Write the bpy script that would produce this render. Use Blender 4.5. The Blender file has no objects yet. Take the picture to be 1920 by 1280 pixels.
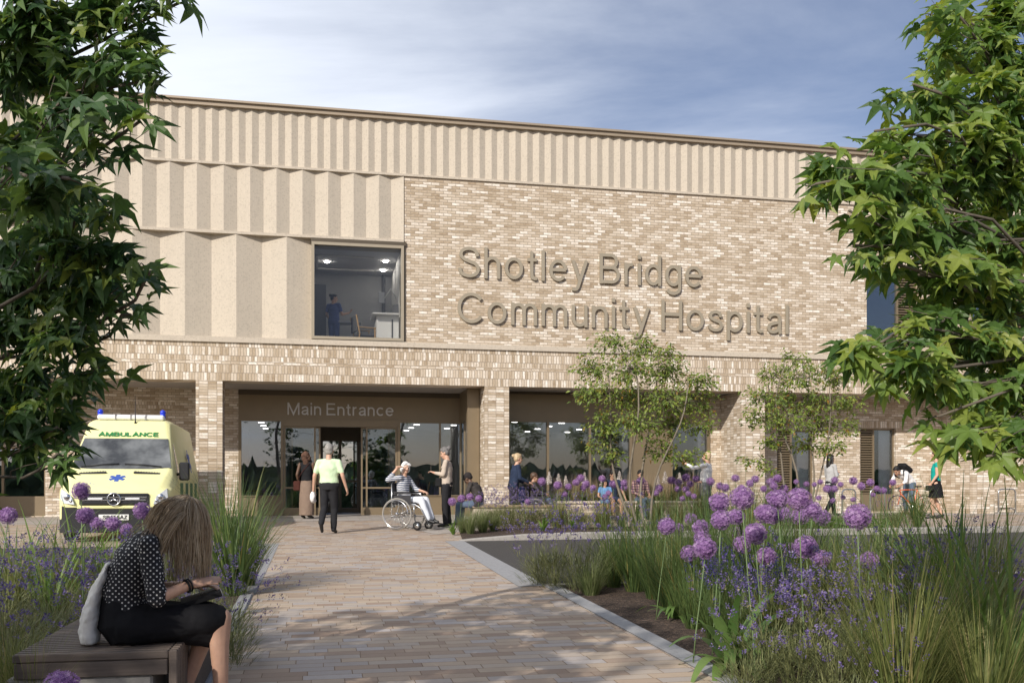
import bpy, bmesh, math, random
from mathutils import Vector, Matrix, noise
R = math.radians
rnd = random.Random(7)
scene = bpy.context.scene
C = scene.collection

# ---------------------------------------------------------------- camera
F, CX, HY, H = 1800.0, 960.0, 910.0, 0.87
cam_d = bpy.data.cameras.new("camera")
cam = bpy.data.objects.new("camera", cam_d)
C.objects.link(cam)
cam.location = (0, 0, H)
cam.rotation_euler = (R(90), 0, 0)
cam_d.sensor_width = 36
cam_d.lens = F / 1920 * 36
cam_d.shift_y = (HY - 640) / 1920
cam_d.clip_end = 3000
cam_d.clip_start = 0.05
scene.camera = cam

# ---------------------------------------------------------------- light
SUN_EL, SUN_AZ = R(29), R(26.5)          # azimuth measured from -Y towards -X
sd = Vector((-math.sin(SUN_AZ) * math.cos(SUN_EL), -math.cos(SUN_AZ) * math.cos(SUN_EL), math.sin(SUN_EL)))
sun_d = bpy.data.lights.new("sun", 'SUN')
sun_d.energy = 4.0
sun_d.angle = R(0.5)
sun_d.color = (1.0, 0.93, 0.835)
sun = bpy.data.objects.new("sun", sun_d)
C.objects.link(sun)
sun.rotation_euler = sd.to_track_quat('Z', 'Y').to_euler()
sun.location = sd * 60

scene.view_settings.view_transform = 'Standard'
scene.view_settings.look = 'None'
scene.view_settings.exposure = 0.14
scene.view_settings.gamma = 1
scene.view_settings.use_curve_mapping = False

w = bpy.data.worlds.new("World")
scene.world = w
w.use_nodes = True
wt = w.node_tree
wt.nodes.clear()
def wn(t, **kw):
    n = wt.nodes.new(t)
    for k, v in kw.items(): setattr(n, k, v)
    return n
def wmath(op, a, b=None, clamp=False):
    n = wn('ShaderNodeMath', operation=op, use_clamp=clamp)
    for i, v in enumerate((a, b)):
        if v is None: continue
        if isinstance(v, (int, float)): n.inputs[i].default_value = v
        else: wt.links.new(v, n.inputs[i])
    return n.outputs[0]
sky = wn('ShaderNodeTexSky', sky_type='NISHITA', sun_disc=False)
sky.sun_elevation = SUN_EL
sky.sun_rotation = math.atan2(sd.x, sd.y)
sky.altitude = 100; sky.air_density = 1.0; sky.dust_density = 1.2; sky.ozone_density = 2.5
tc = wn('ShaderNodeTexCoord')
sep = wn('ShaderNodeSeparateXYZ'); wt.links.new(tc.outputs['Generated'], sep.inputs[0])
# flat cloud deck seen in perspective: direction / height
zc = wmath('MAXIMUM', wmath('ADD', sep.outputs[2], 0.12), 0.02)
cx_ = wmath('DIVIDE', sep.outputs[0], zc); cy_ = wmath('DIVIDE', sep.outputs[1], zc)
comb = wn('ShaderNodeCombineXYZ')
wt.links.new(wmath('MULTIPLY', wmath('ADD', cx_, wmath('MULTIPLY', cy_, 0.35)), 0.62), comb.inputs[0]); wt.links.new(wmath('MULTIPLY', cy_, 0.85), comb.inputs[1])
n1 = wn('ShaderNodeTexNoise'); n1.inputs['Scale'].default_value = 1.7; n1.inputs['Detail'].default_value = 9; n1.inputs['Roughness'].default_value = 0.56; n1.inputs['Distortion'].default_value = 0.5
wt.links.new(comb.outputs[0], n1.inputs['Vector'])
# cloud bank thickest to the left of the hospital, thinning to the right
bank = wmath('MULTIPLY_ADD', sep.outputs[0], -1.5)
bank.node.inputs[2].default_value = 0.34
fac = wmath('ADD', wmath('MULTIPLY', wmath('SUBTRACT', n1.outputs[0], 0.5), 1.45), bank, clamp=False)
mr = wn('ShaderNodeMapRange', interpolation_type='SMOOTHSTEP'); wt.links.new(fac, mr.inputs[0])
mr.inputs[1].default_value = -0.25; mr.inputs[2].default_value = 0.95; mr.inputs[3].default_value = 0.0; mr.inputs[4].default_value = 0.86
mix = wn('ShaderNodeMix', data_type='RGBA'); wt.links.new(mr.outputs[0], mix.inputs[0])
tint = wn('ShaderNodeMix', data_type='RGBA', blend_type='MULTIPLY'); tint.inputs[0].default_value = 1
wt.links.new(sky.outputs[0], tint.inputs[6]); tint.inputs[7].default_value = (0.84, 0.70, 0.68, 1)
wt.links.new(tint.outputs[2], mix.inputs[6])
mix.inputs[7].default_value = (6.6, 6.95, 7.6, 1)
bg = wn('ShaderNodeBackground'); bg.inputs['Strength'].default_value = 0.15
wt.links.new(mix.outputs[2], bg.inputs['Color'])
wo = wn('ShaderNodeOutputWorld'); wt.links.new(bg.outputs[0], wo.inputs['Surface'])

# ---------------------------------------------------------------- frames of reference
TH = math.atan(F / 8870.0)
CT, ST = math.cos(TH), math.sin(TH)
FY = 26.68
GK, GY = 0.024, 26.7
def g(Y): return GK * (min(max(Y, -60), GY) - GY)
def loc(s, d): return (CT * s - ST * d, FY + ST * s + CT * d)        # facade frame -> world
def fac_of(X, Y): return (CT * X + ST * (Y - FY), -ST * X + CT * (Y - FY))
def at(u, v, Y): return Vector(((u - CX) / F * Y, Y, H + (HY - v) / F * Y))
def gnd(u, v):
    Y = F * (H + GK * GY) / (v - HY + F * GK)
    if Y > GY: Y = F * H / (v - HY)
    return Vector(((u - CX) / F * Y, Y, g(Y)))
def S(u, d=0.0):
    r = (u - CX) / F
    return (r * (FY + CT * d) + ST * d) / (CT - r * ST)
def Z(u, v, d=0.0):
    Y = loc(S(u, d), d)[1]
    return H + (HY - v) / F * Y
FRAME = Matrix.Translation((0, FY, 0)) @ Matrix.Rotation(TH, 4, 'Z')

# ---------------------------------------------------------------- materials
def nt(m):
    m.use_nodes = True
    t = m.node_tree
    return t, t.nodes['Principled BSDF']
class NG:
    """small node helper"""
    def __init__(s, t): s.t = t
    def n(s, typ, **kw):
        x = s.t.nodes.new(typ)
        for k, v in kw.items(): setattr(x, k, v)
        return x
    def l(s, a, b): s.t.links.new(a, b)
    def m(s, op, a, b=None, c=None, clamp=False):
        x = s.n('ShaderNodeMath', operation=op, use_clamp=clamp)
        for i, v in enumerate((a, b, c)):
            if v is None: continue
            if isinstance(v, (int, float)): x.inputs[i].default_value = v
            else: s.l(v, x.inputs[i])
        return x.outputs[0]
    def mix(s, f, a, b, bt='MIX'):
        x = s.n('ShaderNodeMix', data_type='RGBA', blend_type=bt)
        for i, v in ((0, f), (6, a), (7, b)):
            if isinstance(v, (int, float)): x.inputs[i].default_value = v
            elif isinstance(v, tuple): x.inputs[i].default_value = (*v[:3], 1)
            else: s.l(v, x.inputs[i])
        return x.outputs[2]
    def noise(s, vec, scale, detail=4, rough=0.55, dist=0):
        x = s.n('ShaderNodeTexNoise')
        x.inputs['Scale'].default_value = scale; x.inputs['Detail'].default_value = detail
        x.inputs['Roughness'].default_value = rough; x.inputs['Distortion'].default_value = dist
        if vec is not None: s.l(vec, x.inputs['Vector'])
        return x.outputs[0]
    def ramp(s, f, stops, interp='LINEAR'):
        x = s.n('ShaderNodeValToRGB'); cr = x.color_ramp; cr.interpolation = interp
        while len(cr.elements) < len(stops): cr.elements.new(0.5)
        for e, (p, c) in zip(cr.elements, stops):
            e.position = p; e.color = (*c, 1) if len(c) == 3 else c
        s.l(f, x.inputs[0]); return x.outputs[0]
    def bump(s, h, strength, dist=0.01, normal=None):
        x = s.n('ShaderNodeBump'); x.inputs['Strength'].default_value = strength; x.inputs['Distance'].default_value = dist
        s.l(h, x.inputs['Height'])
        if normal is not None: s.l(normal, x.inputs['Normal'])
        return x.outputs[0]
    def comb(s, x, y, z=0.0):
        c = s.n('ShaderNodeCombineXYZ')
        for i, v in enumerate((x, y, z)):
            if isinstance(v, (int, float)): c.inputs[i].default_value = v
            else: s.l(v, c.inputs[i])
        return c.outputs[0]
    def xyz(s, vec):
        x = s.n('ShaderNodeSeparateXYZ'); s.l(vec, x.inputs[0]); return x.outputs
    def obj(s): return s.n('ShaderNodeTexCoord').outputs['Object']

M = {}
def mk(name, col, rough=0.6, var=0.15, scale=6, bump=0.0, bscale=60, metal=0.0, spec=None, detail=5):
    m = bpy.data.materials.new(name); t, p = nt(m); q = NG(t)
    o = q.obj()
    f = q.noise(o, scale, detail, 0.6)
    lo = tuple(max(0, c * (1 - var)) for c in col); hi = tuple(min(1, c * (1 + var)) for c in col)
    q.l(q.ramp(f, [(0.25, lo), (0.75, hi)]), p.inputs['Base Color'])
    p.inputs['Roughness'].default_value = rough; p.inputs['Metallic'].default_value = metal
    if spec is not None: p.inputs['Specular IOR Level'].default_value = spec
    if bump: q.l(q.bump(q.noise(o, bscale, 4), bump, 0.01), p.inputs['Normal'])
    M[name] = m
    return m

def brick_mat(name, bw=0.225, bh=0.075, soldier=False, stack=False, dark=1.1):
    m = bpy.data.materials.new(name); t, p = nt(m); q = NG(t)
    o = q.obj(); x, y, z = q.xyz(o)[0:3]
    along = q.m('ADD', x, y)
    vec = q.comb(along, z)
    b = q.n('ShaderNodeTexBrick'); q.l(vec, b.inputs['Vector'])
    b.offset = 0.0 if stack else (0.5 if not soldier else 0.35); b.offset_frequency = 2; b.squash = 1
    b.inputs['Color1'].default_value = (0, 0, 0, 1); b.inputs['Color2'].default_value = (1, 1, 1, 1); b.inputs['Mortar'].default_value = (0.5, 0.5, 0.5, 1)
    b.inputs['Scale'].default_value = 1; b.inputs['Brick Width'].default_value = bh if soldier else bw; b.inputs['Row Height'].default_value = bw if soldier else bh
    b.inputs['Mortar Size'].default_value = 0.0065; b.inputs['Mortar Smooth'].default_value = 0.25; b.inputs['Bias'].default_value = 0
    tone = b.outputs['Color']
    # streaky kiln marks inside each brick
    wob = q.noise(q.comb(q.m('MULTIPLY', along, 9 if not soldier else 30), q.m('MULTIPLY', z, 30 if not soldier else 9)), 1.0, 5, 0.7)
    big = q.noise(vec, 0.35, 3)
    tt = q.m('ADD', q.m('ADD', q.m('MULTIPLY', tone, 0.66), q.m('MULTIPLY', wob, 0.85)), q.m('MULTIPLY', big, 0.16))
    tt = q.m('SUBTRACT', tt, 0.385)
    d = dark
    col = q.ramp(tt, [(0.0, (.27*d, .20*d, .13*d)), (0.2, (.40*d, .32*d, .23*d)), (0.45, (.50*d, .42*d, .325*d)), (0.66, (.58*d, .505*d, .415*d)), (0.80, (.76*d, .71*d, .635*d)), (1.0, (.78*d, .755*d, .70*d))])
    spk = q.noise(vec, 95, 3, 0.7)
    col = q.mix(q.m('MULTIPLY', q.ramp(spk, [(0.55, (0, 0, 0)), (0.72, (1, 1, 1))]), 0.35), col, (.24, .17, .11))
    col = q.mix(b.outputs['Fac'], col, (.30, .245, .19))
    q.l(col, p.inputs['Base Color']); p.inputs['Roughness'].default_value = 0.9; p.inputs['Specular IOR Level'].default_value = 0.2
    hgt = q.m('ADD', q.m('MULTIPLY', q.m('SUBTRACT', 1.0, b.outputs['Fac']), 1.0), q.m('MULTIPLY', spk, 0.5))
    q.l(q.bump(hgt, 0.65, 0.008), p.inputs['Normal'])
    M[name] = m
brick_mat('brick'); brick_mat('brick_soldier', soldier=True); brick_mat('brick_stack', stack=True)

def concrete(name, col, var=0.07):
    m = bpy.data.materials.new(name); t, p = nt(m); q = NG(t); o = q.obj()
    big = q.noise(o, 0.8, 4); mid = q.noise(o, 14, 4, 0.65)
    vr = q.n('ShaderNodeTexVoronoi'); vr.inputs['Scale'].default_value = 21; q.l(o, vr.inputs['Vector'])
    vs_ = q.n('ShaderNodeTexVoronoi'); vs_.inputs['Scale'].default_value = 48; q.l(o, vs_.inputs['Vector'])
    v = q.m('ADD', q.m('MULTIPLY', big, 0.4), q.m('MULTIPLY', mid, 0.6))
    c = q.ramp(v, [(0.3, tuple(a * (1 - var) for a in col)), (0.7, tuple(a * (1 + var) for a in col))])
    r1 = q.xyz(vr.outputs['Color'])[0]; r2 = q.xyz(vs_.outputs['Color'])[1]
    spot = q.m('MULTIPLY', q.m('LESS_THAN', vr.outputs['Distance'], 0.46), q.m('GREATER_THAN', r1, 0.62))
    c = q.mix(q.m('MULTIPLY', spot, 0.24), c, tuple(a * 0.52 for a in col))
    spot2 = q.m('MULTIPLY', q.m('LESS_THAN', vs_.outputs['Distance'], 0.45), q.m('GREATER_THAN', r2, 0.55))
    c = q.mix(q.m('MULTIPLY', spot2, 0.22), c, tuple(min(.9, a * 1.35) for a in col))
    streak = q.noise(q.comb(q.m('MULTIPLY', q.xyz(o)[0], 5.0), q.m('MULTIPLY', q.xyz(o)[1], 5.0), q.m('MULTIPLY', q.xyz(o)[2], 0.35)), 1.0, 5, 0.65)
    c = q.mix(q.m('MULTIPLY', q.ramp(streak, [(.52, (0, 0, 0)), (.75, (1, 1, 1))]), 0.16), c, tuple(a * 0.62 for a in col))
    q.l(c, p.inputs['Base Color']); p.inputs['Roughness'].default_value = 0.85; p.inputs['Specular IOR Level'].default_value = 0.25
    q.l(q.bump(mid, 0.25, 0.004), p.inputs['Normal'])
    M[name] = m
concrete('precast', (.515, .455, .372))
concrete('precast_band', (.51, .448, .366))
concrete('soffit_grey', (.36, .33, .30), 0.04)
concrete('granite_light', (.33, .31, .285)); concrete('granite_grey', (.30, .30, .305)); concrete('plinth_stone', (.30, .285, .26))

def paver(name):
    m = bpy.data.materials.new(name); t, p = nt(m); q = NG(t); o = q.obj(); x, y, z = q.xyz(o)[0:3]
    RH = 0.14
    row = q.m('FLOOR', q.m('DIVIDE', y, RH))
    wn_ = q.n('ShaderNodeTexWhiteNoise', noise_dimensions='1D'); q.l(row, wn_.inputs['W'])
    xx = q.m('ADD', q.m('MULTIPLY', x, q.m('ADD', 0.80, q.m('MULTIPLY', wn_.outputs['Value'], 0.5))), q.m('MULTIPLY', wn_.outputs['Value'], 37.0))
    vec = q.comb(xx, y)
    b = q.n('ShaderNodeTexBrick'); q.l(vec, b.inputs['Vector']); b.offset = 0; b.squash = 1.5; b.squash_frequency = 3
    b.inputs['Color1'].default_value = (0, 0, 0, 1); b.inputs['Color2'].default_value = (1, 1, 1, 1); b.inputs['Mortar'].default_value = (.5, .5, .5, 1)
    b.inputs['Scale'].default_value = 1; b.inputs['Brick Width'].default_value = 0.28; b.inputs['Row Height'].default_value = RH
    b.inputs['Mortar Size'].default_value = 0.0035; b.inputs['Mortar Smooth'].default_value = 0.2
    nz = q.noise(o, 30, 5, 0.7); big = q.noise(o, 0.5, 3)
    tt = q.m('ADD', q.m('MULTIPLY', b.outputs['Color'], 0.80), q.m('MULTIPLY', q.m('SUBTRACT', nz, 0.5), 0.16))
    c = q.ramp(tt, [(0.0, (0.291, 0.211, 0.159)), (0.2, (0.392, 0.298, 0.226)), (0.4, (0.477, 0.382, 0.287)), (0.55, (0.427, 0.365, 0.309)), (0.72, (0.364, 0.329, 0.309)), (0.86, (0.512, 0.474, 0.452)), (1.0, (0.612, 0.583, 0.558))])
    c = q.mix(q.m('MULTIPLY', q.ramp(big, [(.3, (0, 0, 0)), (.7, (1, 1, 1))]), 0.25), c, (0.385, 0.306, 0.233))
    sp = q.noise(o, 160, 2, 0.7)
    c = q.mix(q.m('MULTIPLY', q.ramp(sp, [(.58, (0, 0, 0)), (.7, (1, 1, 1))]), 0.3), c, (.24, .20, .165))
    dirt = q.noise(o, 2.2, 6, 0.7)
    c = q.mix(q.m('MULTIPLY', q.ramp(dirt, [(.52, (0, 0, 0)), (.75, (1, 1, 1))]), 0.35), c, (.24, .20, .165))
    c = q.mix(b.outputs['Fac'], c, (.20, .135, .085))
    q.l(c, p.inputs['Base Color']); p.inputs['Roughness'].default_value = 0.82; p.inputs['Specular IOR Level'].default_value = 0.3
    q.l(q.bump(q.m('ADD', q.m('SUBTRACT', 1.0, b.outputs['Fac']), q.m('MULTIPLY', nz, .4)), 0.5, 0.006), p.inputs['Normal'])
    M[name] = m
paver('paver')

def asphalt(name, a=(.026, .024, .023), b2=(.070, .064, .060)):
    m = bpy.data.materials.new(name); t, p = nt(m); q = NG(t); o = q.obj()
    f = q.noise(o, 140, 3, 0.7); big = q.noise(o, 0.7, 4)
    c = q.ramp(f, [(0.35, a), (0.68, b2)])
    c = q.mix(q.m('MULTIPLY', big, 0.35), c, (.075, .07, .066))
    q.l(c, p.inputs['Base Color']); p.inputs['Roughness'].default_value = 0.9
    q.l(q.bump(f, 0.5, 0.006), p.inputs['Normal']); M[name] = m
asphalt('asphalt')

def mulch(name):
    m = bpy.data.materials.new(name); t, p = nt(m); q = NG(t); o = q.obj()
    v = q.n('ShaderNodeTexVoronoi'); v.inputs['Scale'].default_value = 30; v.inputs['Randomness'].default_value = 1
    mp = q.n('ShaderNodeMapping'); mp.inputs['Scale'].default_value = (1, 2.2, 1); mp.inputs['Rotation'].default_value = (0, 0, .6); q.l(o, mp.inputs[0])
    ws = q.noise(o, 9, 3); 
    va = q.n('ShaderNodeVectorMath', operation='ADD'); q.l(mp.outputs[0], va.inputs[0]); q.l(ws, va.inputs[1]); q.l(va.outputs[0], v.inputs['Vector'])
    c = q.ramp(v.outputs['Color'], [(0.15, (.014, .009, .007)), (0.5, (.05, .03, .021)), (0.72, (.13, .083, .058)), (.9, (.25, .175, .13))])
    q.l(c, p.inputs['Base Color']); p.inputs['Roughness'].default_value = 0.95
    q.l(q.bump(q.m('SUBTRACT', 1.0, v.outputs['Distance']), 0.9, 0.02), p.inputs['Normal']); M[name] = m
mulch('mulch')

def glass(name, tint=(.75, .78, .80), f0=0.10, rough=0.0, ior=1.5):
    m = bpy.data.materials.new(name); t, p = nt(m); q = NG(t); t.nodes.remove(p)
    tr = q.n('ShaderNodeBsdfTransparent'); tr.inputs[0].default_value = (*tint, 1)
    gl = q.n('ShaderNodeBsdfGlossy'); gl.inputs['Roughness'].default_value = rough; gl.inputs['Color'].default_value = (.76, .87, 1, 1)
    lw = q.n('ShaderNodeFresnel'); lw.inputs[0].default_value = ior
    o = q.obj(); nn = q.noise(o, 0.6, 2)
    q.l(q.bump(nn, 0.05, 0.02), gl.inputs['Normal'])
    fa = q.m('ADD', lw.outputs[0], f0, clamp=True)
    mx = q.n('ShaderNodeMixShader'); q.l(fa, mx.inputs[0]); q.l(tr.outputs[0], mx.inputs[1]); q.l(gl.outputs[0], mx.inputs[2])
    q.l(mx.outputs[0], t.nodes['Material Output'].inputs['Surface']); M[name] = m
glass('glass', (.90, .91, .92), 0.095); glass('glass_upper', (.90, .90, .89), 0.0, 0.0, 1.36); glass('glass_clear', (.75, .78, .8), 0.05)

mk('bronze', (.235, .182, .115), 0.42, 0.05, 3, 0.02, 90, metal=0.35)
mk('bronze_dark', (.10, .08, .055), 0.45, 0.05, 3, metal=0.35)
mk('sign_bronze', (.33, .285, .212), 0.5, 0.04, 3, metal=0.15)
mk('sign_silver', (.55, .53, .50), 0.4, 0.04, 3, metal=0.3)
mk('coping', (.34, .275, .20), 0.5, 0.06, 2, metal=0.2)
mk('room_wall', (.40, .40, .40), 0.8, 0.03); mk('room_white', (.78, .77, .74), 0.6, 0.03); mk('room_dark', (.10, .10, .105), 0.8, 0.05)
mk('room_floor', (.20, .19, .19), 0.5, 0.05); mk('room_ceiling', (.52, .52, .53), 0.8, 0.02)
mk('steel', (.55, .55, .54), 0.28, 0.05, 8, metal=0.9)
mk('earth', (.10, .11, .06), 0.95, 0.3, 0.6)
mk('roofing', (.16, .155, .15), 0.9, 0.1)
def emit(name, col, s):
    m = bpy.data.materials.new(name); t, p = nt(m)
    p.inputs['Base Color'].default_value = (*col, 1); p.inputs['Emission Color'].default_value = (*col, 1); p.inputs['Emission Strength'].default_value = s
    M[name] = m
emit('lamp_lit', (1, .96, .9), 5.0); emit('lamp_lit_ward', (1, .95, .88), 70.0)

# ---------------------------------------------------------------- mesh helpers
class MB:
    def __init__(s): s.v = []; s.f = []; s.mi = []; s.sm = []; s.cur = 0; s.smooth = False
    def mat(s, i): s.cur = i; return s
    def add(s, vs, fs, smooth=None):
        o = len(s.v); s.v.extend([tuple(a) for a in vs])
        for f in fs:
            s.f.append(tuple(i + o for i in f)); s.mi.append(s.cur); s.sm.append(s.smooth if smooth is None else smooth)
        return o
    def quad(s, a, b, c, d): s.add((a, b, c, d), ((0, 1, 2, 3),))
    def box(s, x0, x1, y0, y1, z0, z1, mtx=None):
        vs = [Vector((x, y, z)) for z in (z0, z1) for y in (y0, y1) for x in (x0, x1)]
        if mtx is not None: vs = [mtx @ a for a in vs]
        s.add(vs, ((0, 2, 3, 1), (4, 5, 7, 6), (0, 1, 5, 4), (2, 6, 7, 3), (0, 4, 6, 2), (1, 3, 7, 5)), False)
    def bbox(s, x0, x1, y0, y1, z0, z1, b=0.01, mtx=None):
        """box with chamfered edges"""
        vs = []; idx = {}
        X = (x0, x1); Y = (y0, y1); Zz = (z0, z1)
        def sg(i): return 1 if i == 0 else -1
        for ix in (0, 1):
            for iy in (0, 1):
                for iz in (0, 1):
                    c = Vector((X[ix], Y[iy], Zz[iz])); o = Vector((sg(ix) * b, sg(iy) * b, sg(iz) * b))
                    for k in range(3):
                        q = c + o; q[k] = c[k]; idx[(ix, iy, iz, k)] = len(vs); vs.append(q)
        fs = []
        cyc = ((0, 0), (1, 0), (1, 1), (0, 1))
        for k in range(3):
            for side in (0, 1):
                fc = []
                for a, b_ in cyc:
                    t = [0, 0, 0]; t[k] = side; t[(k + 1) % 3] = a; t[(k + 2) % 3] = b_
                    fc.append(idx[(*t, k)])
                if side == 0: fc.reverse()
                fs.append(tuple(fc))
        for k in range(3):
            k1, k2 = (k + 1) % 3, (k + 2) % 3
            for a in (0, 1):
                for b_ in (0, 1):
                    t0 = [0, 0, 0]; t0[k1] = a; t0[k2] = b_; t1 = list(t0); t1[k] = 1
                    fs.append((idx[(*t0, k1)], idx[(*t0, k2)], idx[(*t1, k2)], idx[(*t1, k1)]))
        for ix in (0, 1):
            for iy in (0, 1):
                for iz in (0, 1): fs.append(tuple(idx[(ix, iy, iz, k)] for k in range(3)))
        if mtx is not None: vs = [mtx @ a for a in vs]
        s.add(vs, fs, False)
    def tube(s, pts, rad, n=8, closed=False, caps=True, smooth=True):
        pts = [Vector(p) for p in pts]; k = len(pts)
        if not hasattr(rad, '__len__'): rad = [rad] * k
        rings = []; prev = None
        for i, p in enumerate(pts):
            if closed: t = (pts[(i + 1) % k] - pts[i - 1])
            else: t = pts[min(i + 1, k - 1)] - pts[max(i - 1, 0)]
            if t.length < 1e-9: t = Vector((0, 0, 1))
            t.normalize()
            if prev is None:
                a = Vector((0, 0, 1)) if abs(t.z) < 0.9 else Vector((1, 0, 0))
                e1 = t.cross(a).normalized()
            else:
                e1 = (prev - t * prev.dot(t))
                e1 = e1.normalized() if e1.length > 1e-6 else t.orthogonal().normalized()
            prev = e1; e2 = t.cross(e1)
            rings.append([p + (e1 * math.cos(2 * math.pi * j / n) + e2 * math.sin(2 * math.pi * j / n)) * rad[i] for j in range(n)])
        vs = [q for r_ in rings for q in r_]; fs = []
        m_ = k if closed else k - 1
        for i in range(m_):
            a, b = i * n, ((i + 1) % k) * n
            for j in range(n): fs.append((a + j, a + (j + 1) % n, b + (j + 1) % n, b + j))
        if caps and not closed:
            fs.append(tuple(range(n))[::-1]); fs.append(tuple((k - 1) * n + j for j in range(n)))
        s.add(vs, fs, smooth)
    def loft(s, rings, caps=True, smooth=True):
        n = len(rings[0]); vs = [q for r_ in rings for q in r_]; fs = []
        for i in range(len(rings) - 1):
            a, b = i * n, (i + 1) * n
            for j in range(n): fs.append((a + j, a + (j + 1) % n, b + (j + 1) % n, b + j))
        if caps: fs.append(tuple(range(n))[::-1]); fs.append(tuple((len(rings) - 1) * n + j for j in range(n)))
        s.add(vs, fs, smooth)
    def ball(s, c, r, sc=(1, 1, 1), nu=12, nv=8, rot=None):
        vs = []; fs = []; c = Vector(c)
        def tr(v):
            v = Vector((v[0] * sc[0] * r, v[1] * sc[1] * r, v[2] * sc[2] * r))
            if rot is not None: v = rot @ v
            return c + v
        vs.append(tr((0, 0, 1)))
        for i in range(1, nv):
            th = math.pi * i / nv
            for j in range(nu):
                ph = 2 * math.pi * j / nu; vs.append(tr((math.sin(th) * math.cos(ph), math.sin(th) * math.sin(ph), math.cos(th))))
        vs.append(tr((0, 0, -1)))
        for j in range(nu): fs.append((0, 1 + j, 1 + (j + 1) % nu))
        for i in range(nv - 2):
            a = 1 + i * nu; b = a + nu
            for j in range(nu): fs.append((a + j, b + j, b + (j + 1) % nu, a + (j + 1) % nu))
        a = 1 + (nv - 2) * nu
        for j in range(nu): fs.append((a + j, len(vs) - 1, a + (j + 1) % nu))
        s.add(vs, fs, True)
    def cone(s, a, ra, b, rb, n=12, k=1):
        """closed limb segment with round ends"""
        a = Vector(a); b = Vector(b); t = (b - a).normalized()
        pts = [a - t * ra * .95, a - t * ra * .6, a, b, b + t * rb * .6, b + t * rb * .95]
        s.tube(pts, [ra * .28, ra * .8, ra, rb, rb * .8, rb * .28], n)
    def prism(s, poly, axis_from, axis_to, mtx=None):
        """poly: 2D points; maps (x,y)->3D at two offsets via callables"""
        n = len(poly); vs = [axis_from(*p) for p in poly] + [axis_to(*p) for p in poly]
        if mtx is not None: vs = [mtx @ Vector(a) for a in vs]
        fs = [tuple(range(n))[::-1], tuple(range(n, 2 * n))] + [(i, (i + 1) % n, n + (i + 1) % n, n + i) for i in range(n)]
        s.add(vs, fs, False)
    def mesh(s, name, mats):
        me = bpy.data.meshes.new(name); me.from_pydata(s.v, [], s.f)
        for m in mats: me.materials.append(M[m] if isinstance(m, str) else m)
        me.polygons.foreach_set('material_index', s.mi); me.polygons.foreach_set('use_smooth', s.sm)
        me.update(); return me
    def build(s, name, mats, parent=None, mtx=None, recalc=False):
        if not isinstance(mats, (list, tuple)): mats = [mats]
        me = s.mesh(name, mats)
        if recalc:
            bm = bmesh.new(); bm.from_mesh(me); bmesh.ops.recalc_face_normals(bm, faces=bm.faces); bm.to_mesh(me); bm.free()
        o = bpy.data.objects.new(name, me); C.objects.link(o)
        if parent is not None: o.parent = parent
        if mtx is not None: o.matrix_world = mtx if parent is None else o.matrix_basis; 
        if mtx is not None and parent is not None: o.matrix_basis = mtx
        return o
def tag(o, label=None, cat=None, group=None, kind=None):
    if label: o['label'] = label
    if cat: o['category'] = cat
    if group: o['group'] = group
    if kind: o['kind'] = kind
    return o
def empty(name, mtx=None, location=None, rz=0):
    o = bpy.data.objects.new(name, None); C.objects.link(o); o.empty_display_size = 0.2
    if mtx is not None: o.matrix_world = mtx
    if location is not None: o.location = location; o.rotation_euler = (0, 0, rz)
    return o
def copy_tree(o, parent=None):
    c = o.copy(); C.objects.link(c); c.parent = parent
    for ch in list(o.children): copy_tree(ch, c)
    return c
def text_mesh(txt, size, depth, bold=False, spacing=1.0, res=3):
    cu = bpy.data.curves.new('lettering', 'FONT'); cu.body = txt; cu.size = size; cu.extrude = depth / 2
    cu.space_character = spacing; cu.resolution_u = res
    if bold: cu.offset = size * 0.018
    to = bpy.data.objects.new('lettering', cu); C.objects.link(to)
    dg = bpy.context.evaluated_depsgraph_get(); dg.update()
    me = bpy.data.meshes.new_from_object(to.evaluated_get(dg))
    C.objects.unlink(to); bpy.data.objects.remove(to); bpy.data.curves.remove(cu)
    return me
def mesh_bounds(me):
    xs = [v.co.x for v in me.vertices]; ys = [v.co.y for v in me.vertices]
    return min(xs), max(xs), min(ys), max(ys)
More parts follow.
